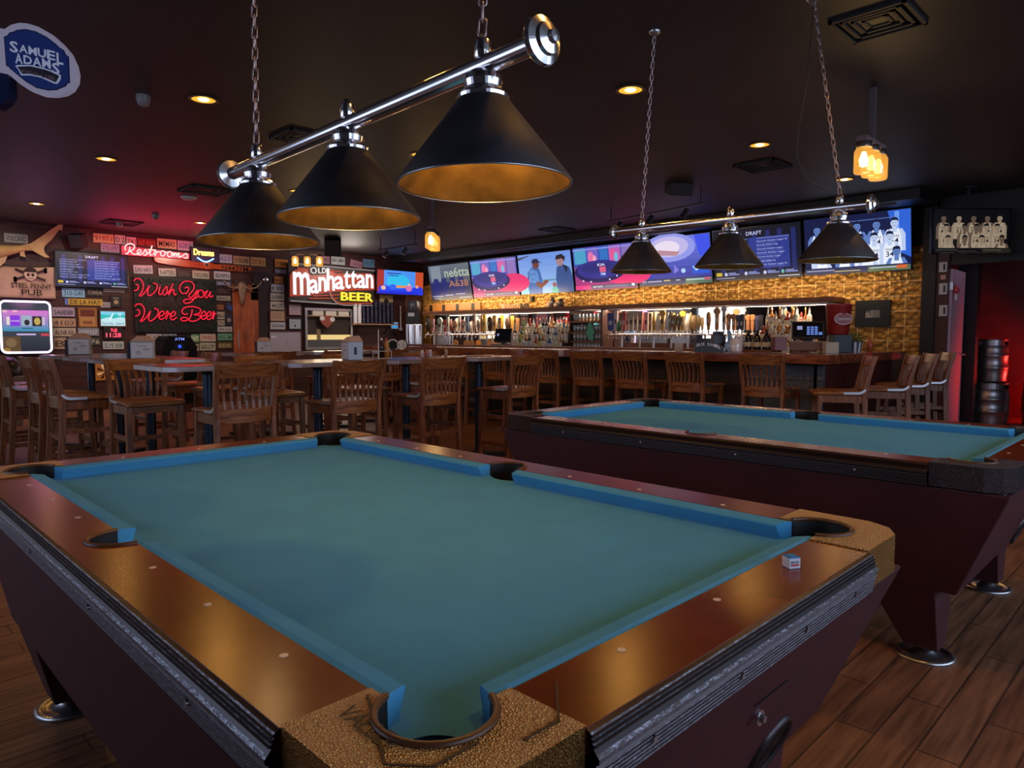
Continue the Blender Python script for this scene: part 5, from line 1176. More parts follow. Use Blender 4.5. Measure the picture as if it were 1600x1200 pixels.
# yellow strip of decal on that blade is the varnish; big beer sign
SY = YW - .16
def sp(px, py): p = onY(440 + px / 8, 380 + py / 8, SY); return (p.x, p.z)
o = sp(120, 660); t = thing('neon_beer_sign', 'large white, red and yellow neon beer sign above the kitchen window', 'neon sign', (o[0], YW, o[1]))
def rel(pts): return [(a - o[0], c - o[1]) for a, c in (sp(x, y) for x, y in pts)]
redp = mat('sign_red', (.55, .07, .03), .4, emit=.5)
b = MB(); b.prism(rel([(100, 240), (1170, 330), (1170, 790), (720, 770), (100, 730)]), 0, .12, mat('sign_black', (.03, .022, .02), .5), 'XZ'); b.build('sign_box', t)
b = MB(); b.prism(rel([(115, 400), (150, 345), (240, 310), (330, 320), (370, 400), (450, 400), (560, 395), (570, 320), (630, 330), (680, 380), (1100, 375), (1165, 400), (1170, 585), (900, 590), (640, 610), (350, 655), (115, 665)]), .12, .14, redp, 'XZ'); b.build('red_panel', t)
b = MB()
for a, c in (((610, 345), (760, 360)), ((200, 310), (360, 320)), ((400, 660), (900, 640)), ((350, 690), (700, 690))):
    P = rel([a, c]); b.tube([(P[0][0], -.15, P[0][1]), (P[1][0], -.15, P[1][1])], .012, redp, 8)
P = rel([(620, 620), (640, 680), (690, 735), (760, 755), (1130, 752)]); b.tube([(x, -.15, z) for x, z in P], .016, redp, 8); b.build('red_tubes', t)
b = MB()
for seg in ([(190, 255), (1165, 345)], [(115, 720), (700, 760)], [(600, 615), (640, 700), (700, 755), (780, 775), (1140, 778)]):
    P = rel(seg); b.tube([(x, -.15, z) for x, z in P], .013, mat('sign_frame_tube', (.55, .5, .5), .4, emit=.25), 8)
b.build('white_edge_tube', t)
wn = mat('neon_white', (.92, .95, 1.0), .3, emit=.95); wd = mat('letter_face', (.85, .80, .75), .4, emit=.55)
for ch, x0, y0, x1, y1 in (('m', 150, 365, 350, 640), ('a', 355, 455, 460, 625), ('n', 465, 425, 560, 600), ('h', 570, 320, 660, 590), ('a', 668, 415, 780, 575), ('t', 785, 350, 860, 565), ('t', 868, 345, 940, 560), ('a', 945, 395, 1050, 560), ('n', 1058, 390, 1145, 560)):
    a = sp(x0, y1); d = sp(x1, y0)
    b = MB(); b.text(ch, a[0] - o[0], a[1] - o[1], d[0] - o[0], d[1] - o[1], -.155, wn, deep=.012); b.build('letter', t)
for ch, x0, y0, x1, y1 in (('O', 360, 300, 440, 380), ('L', 458, 312, 500, 375), ('D', 508, 310, 555, 375)):
    a = sp(x0, y1); d = sp(x1, y0); b = MB(); b.text(ch, a[0] - o[0], a[1] - o[1], d[0] - o[0], d[1] - o[1], -.155, wd, deep=.012); b.build('letter', t)
yn = mat('neon_yellow_letter', (1.0, .78, .05), .3, emit=1.0)
for ch, x0, y0, x1, y1 in (('B', 745, 615, 835, 715), ('E', 850, 618, 930, 718), ('E', 945, 620, 1035, 722), ('R', 1050, 628, 1140, 728)):
    a = sp(x0, y1); d = sp(x1, y0); b = MB(); b.text(ch, a[0] - o[0], a[1] - o[1], d[0] - o[0], d[1] - o[1], -.155, yn, deep=.014); b.build('letter', t)
# kitchen pass window in the back wall (shallow lit opening)
t, w_, h_ = wallthing('kitchen_pass', 475, 482, 549, 546, 'lit kitchen pass-through window with a steel frame under the neon sign', 'serving hatch')
b = MB(); fw = .05
for (a, c, d, e) in ((0, 0, w_, fw), (0, h_ - fw, w_, h_), (0, fw, fw, h_ - fw), (w_ - fw, fw, w_, h_ - fw)): b.box(a, -.06, c, d, 0, e, M_steel)
b.build('steel_frame', t)
b = MB(); b.box(fw, -.012, fw, w_ - fw, -.002, h_ * .36, mat('kitchen_lit_wall', (.75, .55, .22), .6, emit=1.0)); b.box(fw, -.012, h_ * .36, w_ - fw, -.002, h_ - fw, mat('kitchen_dark', (.05, .035, .025), .6)); b.box(fw, -.02, fw, w_ - fw, -.011, h_ * .24, mat('kitchen_grey', (.12, .12, .13), .4)); b.box(w_ * .25, -.016, h_ * .24, w_ * .33, -.011, h_ * .5, mat('kitchen_panel', (.35, .25, .13), .5)); b.build('opening', t)
b = MB(); b.box(fw, -.10, h_ * .80, w_ - fw, -.02, h_ * .825, mat('ticket_shelf', (.45, .33, .2), .5)); b.build('ticket_shelf', t)
for i in range(3): b = MB(); b.box(w_ * (.14 + .27 * i), -.09, h_ * .825, w_ * (.36 + .27 * i), -.03, h_ * .93, mat('box_cream', (.7, .65, .55), .6)); b.build('carton', t)
c = wallpos(507, 505); b = MB(); b.prism([(0, 0), (.12, .10), (.16, .2), (.1, .26), (-.1, .26), (-.18, .18), (-.12, .08)], 0, .04, mat('mascot_red', (.35, .08, .05), .5), 'XZ'); b.ell(-.12, .2, .06, .05, -.042, M_paper); b.ell(.12, .18, .06, .05, -.042, M_paper)
tag(b.build('red_hanging_sign', loc=(c.x, YW - .08, c.z - .10)), 'small red and white shield-shaped sign hanging in the kitchen window', 'sign')
# shelf with dark cups
t, w_, h_ = wallthing('cup_shelf', 545, 504, 612, 508, 'narrow wooden wall shelf carrying stacks of dark cups', 'shelf')
b = MB(); b.box(0, -.25, 0, w_, 0, .03, mat('shelf_light_wood', (.40, .22, .12), .5)); b.build('board', t)
for k in (.1, .8): b = MB(); b.beam((w_ * k, -.02, -.2), (w_ * k, -.22, 0), .015, .015, M_black); b.build('bracket', t)
shelf = t; cupm = mat('navy_cup', (.012, .010, .035), .3); z0 = t.location.z + .03; x0 = t.location.x
for i in range(10):
    H = .49 if i > 1 else .45; x = x0 + .09 + i * .108; wh = i < 2
    b = MB(); r = .045
    pr = [(0, 0), (r * .85, 0)]
    for k in range(9): pr += [(r * .9, H * (k + .1) / 9), (r, H * (k + .9) / 9), (r * .93, H * (k + .92) / 9)]
    pr += [(0, H)]
    b.lathe(pr, M_white if wh else cupm, 14)
    tag(b.build('cup_stack', loc=(x, YW - .12, z0)), ('stack of pale cups at the left end of the cup shelf, %s' % ['left', 'right'][i]) if wh else 'stack of dark navy cups on the wall shelf', 'cup stack', 'white cup stacks' if wh else 'dark navy cup stacks')
t, w_, h_ = wallthing('small_blue_panel', 610, 503, 621, 514, 'small lit light-blue control panel at the end of the cup shelf', 'control panel')
b = MB(); b.box(0, -.03, 0, w_, 0, h_, M_white, .004); b.build('panel_case', t); b = MB(); b.quad(.02, .02, w_ - .02, h_ - .02, -.031, em('#3a9ae0', .8)); b.build('panel_screen', t)
c = wallpos(624, 495); b = MB(); b.cyl((0, 0, -.25), (0, 0, .25), .018, .015, mat('pale_stick', (.6, .45, .4), .5), 10); b.lathe([(0, -.33), (.05, -.31), (.03, -.25)], mat('pale_stick', (.6, .45, .4), .5), 12); tag(b.build('wall_paddle', loc=(c.x, YW - .05, c.z)), 'slender pale stick hanging on the boards right of the cup shelf', 'stick')
# big dark spoon
c = wallpos(407, 440); t = thing('giant_spoon', 'giant dark wooden spoon hanging beside the wooden door', 'wall decoration', (c.x, YW, 0))
a = onY(330 + 650 / 8, 380 + 600 / 8, YW); d = onY(330 + 650 / 8, 380 + 370 / 8, YW); zz = wallpos(407, 556).z
b = MB(); dkw = mat('charred_wood', (.025, .016, .018), .35); x = 0
P = [(-.16, a.z + .16), (-.20, (a.z + d.z) / 2 + .1), (-.12, d.z), (.1, d.z + .02), (.22, (a.z + d.z) / 2 + .12), (.17, a.z + .13), (.08, a.z), (.09, zz), (-.07, zz), (-.07, a.z)]
b.prism(P, .02, .07, dkw, 'XZ'); b.build('spoon_body', t, bevel=.015)
b = MB(); b.lathe([(.0, 0), (.03, -.004), (.05, -.01), (.052, .0)], M_chrome, 18, (.06, -.09, d.z - .14), 'Y'); b.build('round_badge', t)
# wooden door with horned skull
c0 = wallpos(363, 470); c1 = wallpos(391, 470)
M_doorw = wood('orange_door_wood', (.22, .042, .011), (.52, .13, .03), .28, 'Z', 2, coat=.4, stretch=6)
c2 = wallpos(404, 470)
b = MB(); b.box(0, -.03, 0, c2.x - c0.x, 0, 2.25, M_doorw, .004); d = struct(b.build('door_2', loc=(c0.x, YW, .01)))
b = MB(); b.box(.08, -.045, 1.0, .10, -.03, 1.35, M_steel); b.build('door_plate', d)
for z in (.3, 1.25): b = MB(); b.box(.16, -.036, z, c2.x - c0.x - .08, -.03, z + .7, M_doorw, .003); b.build('door_panel', d)
c = onY(330 + 385 / 8, 380 + 600 / 8, YW - .14); t = thing('horned_skull', 'mounted animal skull with wide curved pale horns above the wooden door', 'wall decoration', tuple(c))
bone = mat('old_bone', (.26, .16, .10), .5, var=.3, vscale=20)
b = MB(); b.lathe([(0, -.24), (.035, -.23), (.05, -.12), (.07, 0), (.085, .08), (.06, .15), (0, .18)], bone, 16, sy=.6); b.build('skull', t)
for s in (-1, 1): b = MB(); b.tube([(s * .05, 0, .08), (s * .16, -.01, .05), (s * .28, -.03, .08), (s * .36, -.05, .17), (s * .37, -.06, .24)], lambda f: .026 * (1 - f * .85), bone, 10); b.build('horn', t)
b = MB(); b.box(-.12, .05, .05, .12, .10, .22, mat('dark_hide', (.05, .02, .014), .7), .02); b.build('mount_board', t)

# jukebox, flag, fish, clock, ATM, bin
jz = lambda py: onY(40, py, 13.1).z
a = onY(0, 520, 13.1).x; d = onY(81, 520, 13.1).x; W = d - a; z1 = jz(470); z0 = jz(552)
t = thing('jukebox', 'digital jukebox with a glowing white outline on the back wall at far left', 'jukebox', (a, 13.1, z0)); H = z1 - z0
r = .07
def rr(w0, h0, ins, r, n=6):
    P = []
    for cx, cy, s in ((w0 - ins - r, h0 - ins - r, 0), (ins + r, h0 - ins - r, 1), (ins + r, ins + r, 2), (w0 - ins - r, ins + r, 3)):
        for k in range(n + 1): A = s * PI / 2 + PI / 2 * k / n; P.append((cx + r * math.cos(A), cy + r * math.sin(A)))
    return P
b = MB(); b.prism(rr(W, H, 0, r), -.38, 0, mat('jukebox_body', (.01, .01, .02), .2), 'XZ'); b.build('cabinet', t)
b = MB(); b.tube([(x, -.01, z) for x, z in rr(W, H, .012, r)], .016, mat('jukebox_glow', (.85, .72, 1.0), .3, emit=2.2), 8, True); b.build('light_outline', t)
b = MB(); b.M = Matrix.Translation((.04, 0, H * .42)); screen_of(b, W - .08, H * .40, [('g', 0, 0, 1, 1, '#3a8ab0', '#c070c0', 8), ('r', .08, .3, .15, .68, '#d8d0c8'), ('r', .16, .25, .37, .75, '#7a30d0'), ('t', 'Lemonade', .17, .45, .36, .55, '#d8b8f0'), ('r', .40, .25, .62, .75, '#90a8b8'), ('e', .52, .42, .06, .14, '#1c1820'), ('r', .64, .25, .85, .72, '#1c1414'), ('e', .75, .48, .07, .18, '#b0a050'), ('r', .86, .3, .92, .68, '#b8b0c0'), ('r', .40, .12, .65, .16, '#1c4a60'), ('r', .0, .88, .1, 1.0, '#d8a8c0'), ('r', .22, .9, .32, 1.0, '#d8a8c0')], .9); b.build('screen', t)
b = MB(); b.box(.04, -.004, H * .04, W * .38, .0, H * .32, mat('juke_gold_card', (.18, .14, .05), .5)); b.ell(W * .2, H * .2, .07, .07, -.005, mat('juke_disc', (.35, .3, .14), .5)); b.ell(W * .12, H * .06, .045, .04, -.0055, mat('juke_coin', (.5, .38, .08), .5)); b.quad(W * .31, H * .345, W * .68, H * .375, -.005, em('#c8b8e8', .8)); b.quad(W * .78, H * .33, W * .94, H * .38, -.005, em('#c04050', .8)); b.build('lower_panel', t)
a0 = onY(0, 413, YW - .05); a1 = onY(85, 417, YW - .05); a2 = onY(86, 467, YW - .05)
t = thing('cloth_flag', 'hanging tan cloth flag with a skull, crossed bones and dark letters', 'flag', (a0.x - .35, YW - .05, a2.z)); W = a1.x - a0.x + .35; H = a0.z - a2.z
b = MB(); nx, nz = 28, 10; vs = []; fs = []
def fy(u, v): return .02 * math.sin(u * 9 + v * 2) + .015 * math.sin(u * 4 - v * 5)
for j in range(nz + 1):
    for i in range(nx + 1): u, v = i / nx, j / nz; vs.append((u * W, fy(u, v) - .005, v * H - .03 * math.sin(PI * u) * v))
for j in range(nz):
    for i in range(nx): k = j * (nx + 1) + i; fs.append((k, k + 1, k + nx + 2, k + nx + 1))
b.add(vs, fs, mat('tan_cloth', (.50, .33, .22), .8, var=.12, vscale=4), True); o_ = b.build('cloth', t); so = o_.modifiers.new('s', 'SOLIDIFY'); so.thickness = .003
ink = mat('flag_ink', (.03, .012, .010), .8); X = W - (a1.x - a0.x) * .47
b = MB(); y = -.045
for s in (-1, 1):
    b.beam((X - s * .20, y, H * .56), (X + s * .20, y, H * .88), .035, .002, ink, up=(0, 1, 0))
    for e in (-1, 1):
        for k in (-1, 1): b.ell(X + e * s * .205 , H * (.72 + e * s * .16) + k * .02, .024, .024, y - .002, ink)
b.ell(X, H * .74, .085, .10, y - .003, mat('flag_bone', (.55, .40, .28), .8)); b.ell(X, H * .80, .09, .08, y - .0035, ink, 16, 0, PI); b.ell(X - .03, H * .72, .022, .025, y - .004, ink); b.ell(X + .03, H * .72, .022, .025, y - .004, ink); b.quad(X - .04, H * .60, X + .04, H * .62, y - .004, ink)
b.text('STEEL PENNY', W - (a1.x - a0.x) * .83, H * .30, W - .06, H * .46, y, ink); b.text('PUB', X - .13, H * .08, X + .15, H * .27, y, ink); b.build('print', t)
# fish trophy tail
def fp(x, y): p = onY(x / 8, 330 + y / 8, YW - .16); return (p.x, p.z)
t = thing('fish_trophy', 'yellowish mounted fish with a tall forked tail at upper left', 'wall decoration', (fp(0, 450)[0], YW - .16, fp(0, 450)[1])); o = fp(0, 450)
fm = mat('fish_skin', (.50, .32, .12), .35, var=.15, vscale=6)
P = [(-500, 560), (-300, 470), (-100, 430), (0, 425), (150, 435), (260, 430), (380, 405), (480, 340), (620, 240), (740, 165), (800, 148), (775, 200), (778, 240), (735, 235), (640, 360), (560, 430), (545, 470), (560, 530), (620, 580), (560, 578), (470, 530), (400, 490), (280, 495), (180, 510), (90, 560), (60, 640), (0, 690), (-150, 700), (-400, 690)]
P = [(a - o[0], c - o[1]) for a, c in (fp(*p) for p in P)]
b = MB(); b.prism(P, -.02, .02, fm, 'XZ'); b.build('tail', t, bevel=.012)
b = MB(); q0 = [fp(x, 465 + (300 - x) * .12) for x in (380, 250, 100, -100, -350, -650)]; rs = [.035, .05, .075, .12, .18, .2]
b.tube([(a - o[0], 0, c - o[1]) for a, c in q0], lambda f: rs[0] + (rs[-1] - rs[0]) * f ** 1.4, fm, 14); b.build('body', t)
b = MB(); P = [(250, 500), (300, 500), (320, 575), (250, 560)]; P = [(a - o[0], c - o[1]) for a, c in (fp(*p) for p in P)]; b.prism(P, -.01, .01, fm, 'XZ'); b.build('fin', t)
# turquoise lit picture, red clock sign
t, w_, h_ = wallthing('lit_beach_picture', 154, 485, 196, 511, 'bright turquoise lit picture of water above the red clock sign', 'lit sign')
b = MB(); b.box(0, -.05, 0, w_, 0, h_, M_fr1, .004); b.build('case', t)
b = MB(); b.M = Matrix.Translation((.02, -.051, .02)); screen_of(b, w_ - .04, h_ - .04, [('r', 0, 0, 1, 1, '#b0d8e0'), ('r', 0, .62, 1, 1, '#70c0d8'), ('p', [(0, .45), (.3, .6), (.5, .5), (.8, .62), (1, .55), (1, .75), (.6, .8), (.4, .72), (0, .8)], '#20b0b0'), ('p', [(.3, .4), (.5, .9), (.55, .9), (.4, .4)], '#d0e8e8'), ('t', 'Estrella  Island', .05, .08, .95, .26, '#6a7a90'), ('t', '35', .7, .72, .85, .9, '#e0f0f0')], 1.0); b.build('lit_face', t)
t, w_, h_ = wallthing('red_clock_sign', 163, 513, 189, 528, 'small red LED clock sign', 'clock')
b = MB(); b.box(-.02, -.05, -.02, w_ + .02, 0, h_ + .02, M_black, .004); b.build('case', t)
rl = mat('led_red', (1.0, .05, .10), .3, emit=2.5); b = MB(); b.text('TUE', w_ * .32, h_ * .62, w_ * .72, h_ * .95, -.052, rl); b.text('11:28', w_ * .05, h_ * .08, w_ * .95, h_ * .52, -.052, rl); b.build('led_digits', t)
# cash machine
p = onY(283, 552, 12.7); z1 = onY(283, 525, 12.7).z
t = thing('cash_machine', 'black rounded cash machine top below the red neon board', 'cash machine', (p.x, 12.7, 0))
b = MB(); P = [(-.27, 0), (.27, 0), (.27, z1 - .18), (.18, z1 - .03), (.08, z1), (-.18, z1), (-.25, z1 - .06), (-.30, z1 - .22)]; b.prism(P, -.5, 0, M_blackg, 'XZ'); b.build('housing', t, bevel=.02)
b = MB(); b.text('ATM', -.10, z1 - .075, .06, z1 - .03, -.002, em('#7a90f0', 1.2)); b.quad(-.10, z1 - .25, .06, z1 - .13, -.001, mat('atm_dark', (.01, .012, .03), .2)); b.ell(-.02, z1 - .18, .03, .03, -.003, em('#3058e0', 1.2)); b.build('screen', t)
# lit star shape and papers seen under the left tables
for x0, y0, x1, y1, lb, c in ((140, 570, 148, 594, 'pale paper strip low on the back wall left of the star picture', '#c8b8c8'),):
    t, w_, h_ = wallthing('wall_notice', x0, y0, x1, y1, lb, 'notice'); b = MB(); b.box(0, -.01, 0, w_, 0, h_, mat('sheet', c, .6)); b.build('paper', t)
t, w_, h_ = wallthing('star_panel', 149, 567, 178, 594, 'orange and black sunburst panel glowing low on the back wall', 'lit sign')
b = MB(); b.box(0, -.02, 0, w_, 0, h_, mat('sunburst_base', '#a05a20', .4, emit=.5)); b.build('base', t)
b = MB()
for k in range(8): A = k * PI / 4 + .2; b.poly([(w_ / 2, h_ / 2), (w_ / 2 + math.cos(A) * w_ * .48, h_ / 2 + math.sin(A) * h_ * .48), (w_ / 2 + math.cos(A + .35) * w_ * .4, h_ / 2 + math.sin(A + .35) * h_ * .4)], -.021, mat('sunburst_ray', '#1c0c06', .4) if k % 2 else mat('sunburst_pale', '#e0b080', .4, emit=.6))
b.build('rays', t)
t = thing('waste_bin', 'grey waste bin with a black bag at the far left edge', 'bin', (1.92, 12.1, 0))
b = MB(); b.hexa([(-.2, -.2, 0), (.2, -.2, 0), (.2, .2, 0), (-.2, .2, 0)], [(-.24, -.24, .70), (.24, -.24, .70), (.24, .24, .70), (-.24, .24, .70)], mat('bin_grey', (.22, .19, .19), .6)); b.build('bin_body', t, bevel=.01)
b = MB(); b.lathe([(.25, .62), (.27, .72), (.26, .86), (.18, .95), (.07, .98), (0, .98)], mat('bin_bag', (.012, .012, .014), .25, bump=1, bscale=12), 20); b.build('bin_bag', t)

# ------------------------------------------------------------ bar wall details
# long tap-handle board on the tiles, small letters sign
t = thing('pointed_wooden_board', 'long pointed wooden board with black straps on the tiled wall at far left', 'wall decoration', (XB - .03, px_y(665, XB), 1.9), RB)
W = px_y(665, XB) - px_y(754, XB); b = MB(); b.prism([(0, .0), (.25, -.09), (W, -.09), (W, .09), (.25, .09)], .01, .04, wood('board_orange', (.38, .14, .03), (.5, .22, .06), .4, 'Y', 3), 'XZ'); b.build('board', t)
for k in (.13, .36, .60, .86): b = MB(); b.box(W * k, -.045, -.07, W * k + .1, -.04, .07, M_black); b.build('strap', t)
t = thing('wooden_letters', 'row of small wooden letters standing on the header shelf', 'letters', (10.2, px_y(780, 10.2), 1.806), RB)
W = px_y(780, 10.2) - px_y(828, 10.2)
for i, ch in enumerate('TINROOFBAR'):
    b = MB(); b.text(ch, i * W / 10, 0, i * W / 10 + W / 12, .10, 0, mat('letter_wood', (.55, .30, .20), .5) if i < 7 else M_black, deep=.01); b.build('letter', t)
b = MB(); b.box(-.03, -.04, 0, .03, .04, .10, M_black, .005); tag(b.build('small_black_box', loc=(XB - .06, px_y(835, XB), 1.95), rz=RB), 'small black box fixed under the third television', 'box')
# boxy items on the header shelf
random.seed(8)
for i, px in enumerate((857, 863, 869, 876)):
    b = MB(); h = random.uniform(.08, .2); b.lathe([(0, 0), (.05, 0), (.06, h * .5), (.03, h), (0, h)], mat('shelf_trinket', (.05, .04, .05) if i % 2 else (.4, .25, .2), .4), 12); tag(b.build('shelf_trinket', loc=(10.25, px_y(px, 10.25), 1.806)), '%s small ornament on the header shelf above the bottles, %s' % (['brown', 'dark'][i % 2], ['leftmost', 'second', 'third', 'rightmost'][i]), 'ornament')
# steel tower dispensers at the corner left of the taps
t = thing('steel_brewer', 'tall polished steel drink dispenser with a black head left of the taps', 'drink dispenser', (9.98, px_y(649, 9.98), 0.001), RC)
b = MB(); b.box(-.19, -.12, 1.0, .17, .18, 1.52, M_steel, .01); b.cyl((-.07, -.16, 1.02), (-.07, -.16, 1.50), .07, .07, M_chrome, 20); b.cyl((.09, -.16, 1.02), (.09, -.16, 1.50), .07, .07, M_chrome, 20); b.build('steel_body', t)
b = MB(); b.box(-.19, -.12, 1.52, .12, .18, 1.80, M_black, .01); b.quad(-.14, 1.70, .0, 1.78, -.121, mat('brewer_plate', (.5, .5, .55), .4)); b.lathe([(.13, 0), (.16, .03), (.16, .22), (.12, .26), (0, .26)], mat('smoke_hopper', (.06, .06, .07), .15), 18, (-.02, .02, 1.80)); b.build('black_head', t)
for i, (px, c) in enumerate(((614, 'white'), (628, 'dark'))):
    t = thing('round_cup_sign', ['white and black round cap-shaped bundle left of the steel dispenser', 'dark round disc with a white ring beside it'][i], 'ornament', tuple(onF(px, 545, 11.0)), RC)
    b = MB(); b.lathe([(.09, 0), (.09, .03), (0, .035)], M_black if i else M_white, 24, (0, 0, .06), 'Y'); b.lathe([(.055, -.002), (.065, -.006), (.075, -.002)], M_white if i else M_black, 24, (0, 0, .06), 'Y'); b.build('disc', t)
# arched bar sign with round badge on the drink ledge
t = thing('arched_bar_mat_sign', 'arched black bar sign with white lettering and a round blue badge at its end', 'sign', (7.42, px_y(1112, 7.42), 1.079), RC)
b = MB(); P = [(-.20, .0)] + [(-.20 + .36 * k / 10, .10 + .03 * math.sin(PI * k / 10) - .05 * k / 10) for k in range(11)] + [(.16, 0)]
b.prism(P, 0, .02, M_black, 'XZ')
for i, ch in enumerate("JACK DANIEL'S"):
    if ch == ' ': continue
    f = i / 12.5; z = .052 + .04 * math.sin(PI * (f * .9 + .1)) - .045 * f; x = -.19 + .33 * f
    if ch == "'": b.quad(x + .006, z + .03, x + .011, z + .04, -.0215, M_white)
    else: b.text(ch, x, z, x + .022, z + .035, -.0215, M_white)
b.build('sign_face', t)
b = MB(); b.cyl((.19, -.005, .075), (.19, -.03, .075), .052, .052, mat('badge_blue', (.07, .14, .22), .35), 28); b.tube([(.19 + .043 * math.cos(2 * PI * k / 24), -.031, .075 + .043 * math.sin(2 * PI * k / 24)) for k in range(24)], .002, M_white, 5, True); b.text('OLD', .170, .082, .210, .095, -.0305, M_white); b.text('No.7', .168, .062, .212, .079, -.0305, M_white); b.box(.175, -.03, 0, .205, -.005, .03, mat('badge_blue', (.07, .14, .22), .35)); b.box(.172, -.03, .125, .208, -.008, .25, mat('badge_blue', (.07, .14, .22), .35)); b.build('badge', t)
# other things on the bar near the right end
def onbar(px, X=7.55): return (X, px_y(px, X))
x, y = onbar(1097, 8.0); b = MB(); b.box(-.09, -.06, 0, .09, .06, .13, mat('caddy_black', (.015, .013, .02), .4), .006); b.box(-.07, -.05, .13, -.01, .05, .17, M_black); tag(b.build('bar_caddy', loc=(x, y, 1.106), rz=RC), 'square black bar caddy below the glowing mirror', 'caddy')
x, y = onbar(1121, 7.6); b = MB(); b.box(-.07, -.06, 0, .07, .06, .20, mat('caddy_navy', (.02, .02, .04), .4), .006); b.box(-.05, -.04, .20, .05, .04, .24, M_black); tag(b.build('napkin_caddy', loc=(x, y, 1.079), rz=RC), 'dark navy napkin caddy behind the arched black sign', 'caddy')
x, y = onbar(1149, 7.6); t = thing('glass_jar', 'clear jar full of wrapped straws left of the three dark growlers', 'jar', (x, y, 1.079))
b = MB(); b.lathe([(0, 0), (.07, 0), (.075, .02), (.075, .13), (.06, .16)], mat('jar_glass', (.7, .62, .60), .08, coat=.6), 18); b.build('jar_body', t)
b = MB()
random.seed(4)
for k in range(14): A = random.uniform(0, 6.28); b.cyl((.03 * math.cos(A), .03 * math.sin(A), .05), (.065 * math.cos(A), .065 * math.sin(A), .19 + random.uniform(-.02, .02)), .006, .006, mat('straw_red', (.6, .15, .12), .5) if k % 3 == 0 else M_white, 6)
b.build('straws', t); t2 = t
x, y = onbar(1216, 7.75); b = MB(); b.box(-.07, -.07, 0, .07, .07, .15, mat('red_box', (.16, .03, .02), .4), .006); tag(b.build('dark_red_box', loc=(x, y, 1.105), rz=RC), 'dark red box between the growlers and the register', 'box')
x, y = onbar(1297, 7.9); b = MB(); b.box(-.07, -.05, 0, .07, .05, .12, mat('block_cream', (.45, .4, .32), .6), .006); tag(b.build('cream_block', loc=(x, y, 1.079), rz=RC), 'cream napkin block right of the register', 'napkins')
x, y = onbar(1312, 8.4); b = MB(); b.box(-.10, -.08, 0, .10, .08, .20, mat('slate_box', (.03, .045, .06), .5), .006); tag(b.build('slate_box', loc=(x, y, 1.079), rz=RC), 'dark slate box beneath the red popcorn-style tin', 'box')
t = thing('red_oval_tin', 'tall red tin with a white oval badge beside the register', 'tin', (8.42, px_y(1308, 8.42), 1.28), RC)
b = MB(); b.lathe([(0, 0), (.105, 0), (.115, .02), (.14, .33), (.145, .34), (.13, .35), (0, .35)], mat('tin_red', (.28, .018, .018), .35), 28); b.build('tin_body', t)
b = MB(); b.M = Matrix.Translation((-.005, -.135, .18)) @ Matrix.Rotation(-.08, 4, 'X'); b.ell(0, 0, .105, .068, 0, mat('oval_white', (.7, .6, .58), .5), 28); b.ell(0, 0, .097, .060, -.001, mat('tin_red', (.28, .018, .018), .35), 28); b.text('Cheerwine', -.085, -.018, .085, .022, -.002, mat('oval_white', (.7, .6, .58), .5)); b.build('badge', t)
# striped planter with herbs
x, y = onbar(1334, 8.6)
t = thing('potted_herb', 'small green potted herb in a striped metal pot on the bar end', 'potted plant', (8.7, px_y(1334, 8.7), 1.079))
b = MB()
for k in range(20): A0, A1 = 2 * PI * k / 20, 2 * PI * (k + 1) / 20; b.add([(.075 * math.cos(A0), .075 * math.sin(A0), 0), (.075 * math.cos(A1), .075 * math.sin(A1), 0), (.09 * math.cos(A1), .09 * math.sin(A1), .12), (.09 * math.cos(A0), .09 * math.sin(A0), .12)], [(0, 1, 2, 3)], M_white if k % 2 else mat('pot_dark', (.05, .06, .1), .3))
b.build('pot', t)
b = MB(); random.seed(6)
for k in range(120):
    A, e = random.uniform(0, 6.28), random.uniform(.1, 1.3); r = random.uniform(.04, .14); p = Vector((math.cos(A) * math.cos(e) * r, math.sin(A) * math.cos(e) * r, .10 + math.sin(e) * r)); u = Vector((random.uniform(-1, 1), random.uniform(-1, 1), random.uniform(-.3, 1))).normalized() * .03; v = u.orthogonal().normalized() * .008
    b.add([p - u, p + v, p + u, p - v], [(0, 1, 2, 3)], mat('herb_green', (.04, .12, .02), .6))
b.build('foliage', t)
x, y = onbar(1358, 8.9); b = MB(); b.lathe([(0, 0), (.035, 0), (.037, .10), (.02, .13), (.018, .16), (0, .17)], mat('copper_bottle', (.45, .10, .04), .3), 16); tag(b.build('orange_bottle', loc=(8.9, px_y(1358, 8.9), 1.079)), 'small orange-red bottle right of the potted herb', 'bottle')
b = MB(); b.box(-.05, -.02, 0, .05, .0, .10, mat('pale_card', (.5, .4, .35), .5)); tag(b.build('table_card', loc=(7.5, px_y(1060, 7.5), 1.079), rz=RC), 'pale flat card lying on the bar top below the taps', 'card')
# framed dark photo on the tiles
def onbarwall(px, py): return onX(px, py, XB - .03)
a = onbarwall(1338, 470); d = onbarwall(1393, 468); e = onbarwall(1365, 511)
t = thing('framed_photo', 'black framed small photograph hanging on the gold tiles', 'picture', (XB - .03, a.y, e.z), RB); W = a.y - d.y; H = a.z - e.z
b = MB(); k = .13
for (x0, z0, x1, z1) in ((0, 0, W, k), (0, H - k, W, H), (0, k, k, H - k), (W - k, k, W, H - k)): b.box(x0, -.035, z0, x1, 0, z1, M_black, .004)
b.build('frame', t)
b = MB(); b.box(k, -.02, k, W - k, 0, H - k, mat('photo_grey', (.09, .08, .085), .4)); b.ell(W * .35, H * .42, .06, .05, -.021, mat('photo_light', (.3, .27, .27), .5)); b.ell(W * .62, H * .5, .09, .07, -.021, mat('photo_mid', (.18, .16, .17), .5)); b.quad(W * .45, H * .3, W * .5, H * .65, -.0215, mat('photo_light', (.3, .27, .27), .5)); b.build('photograph', t)
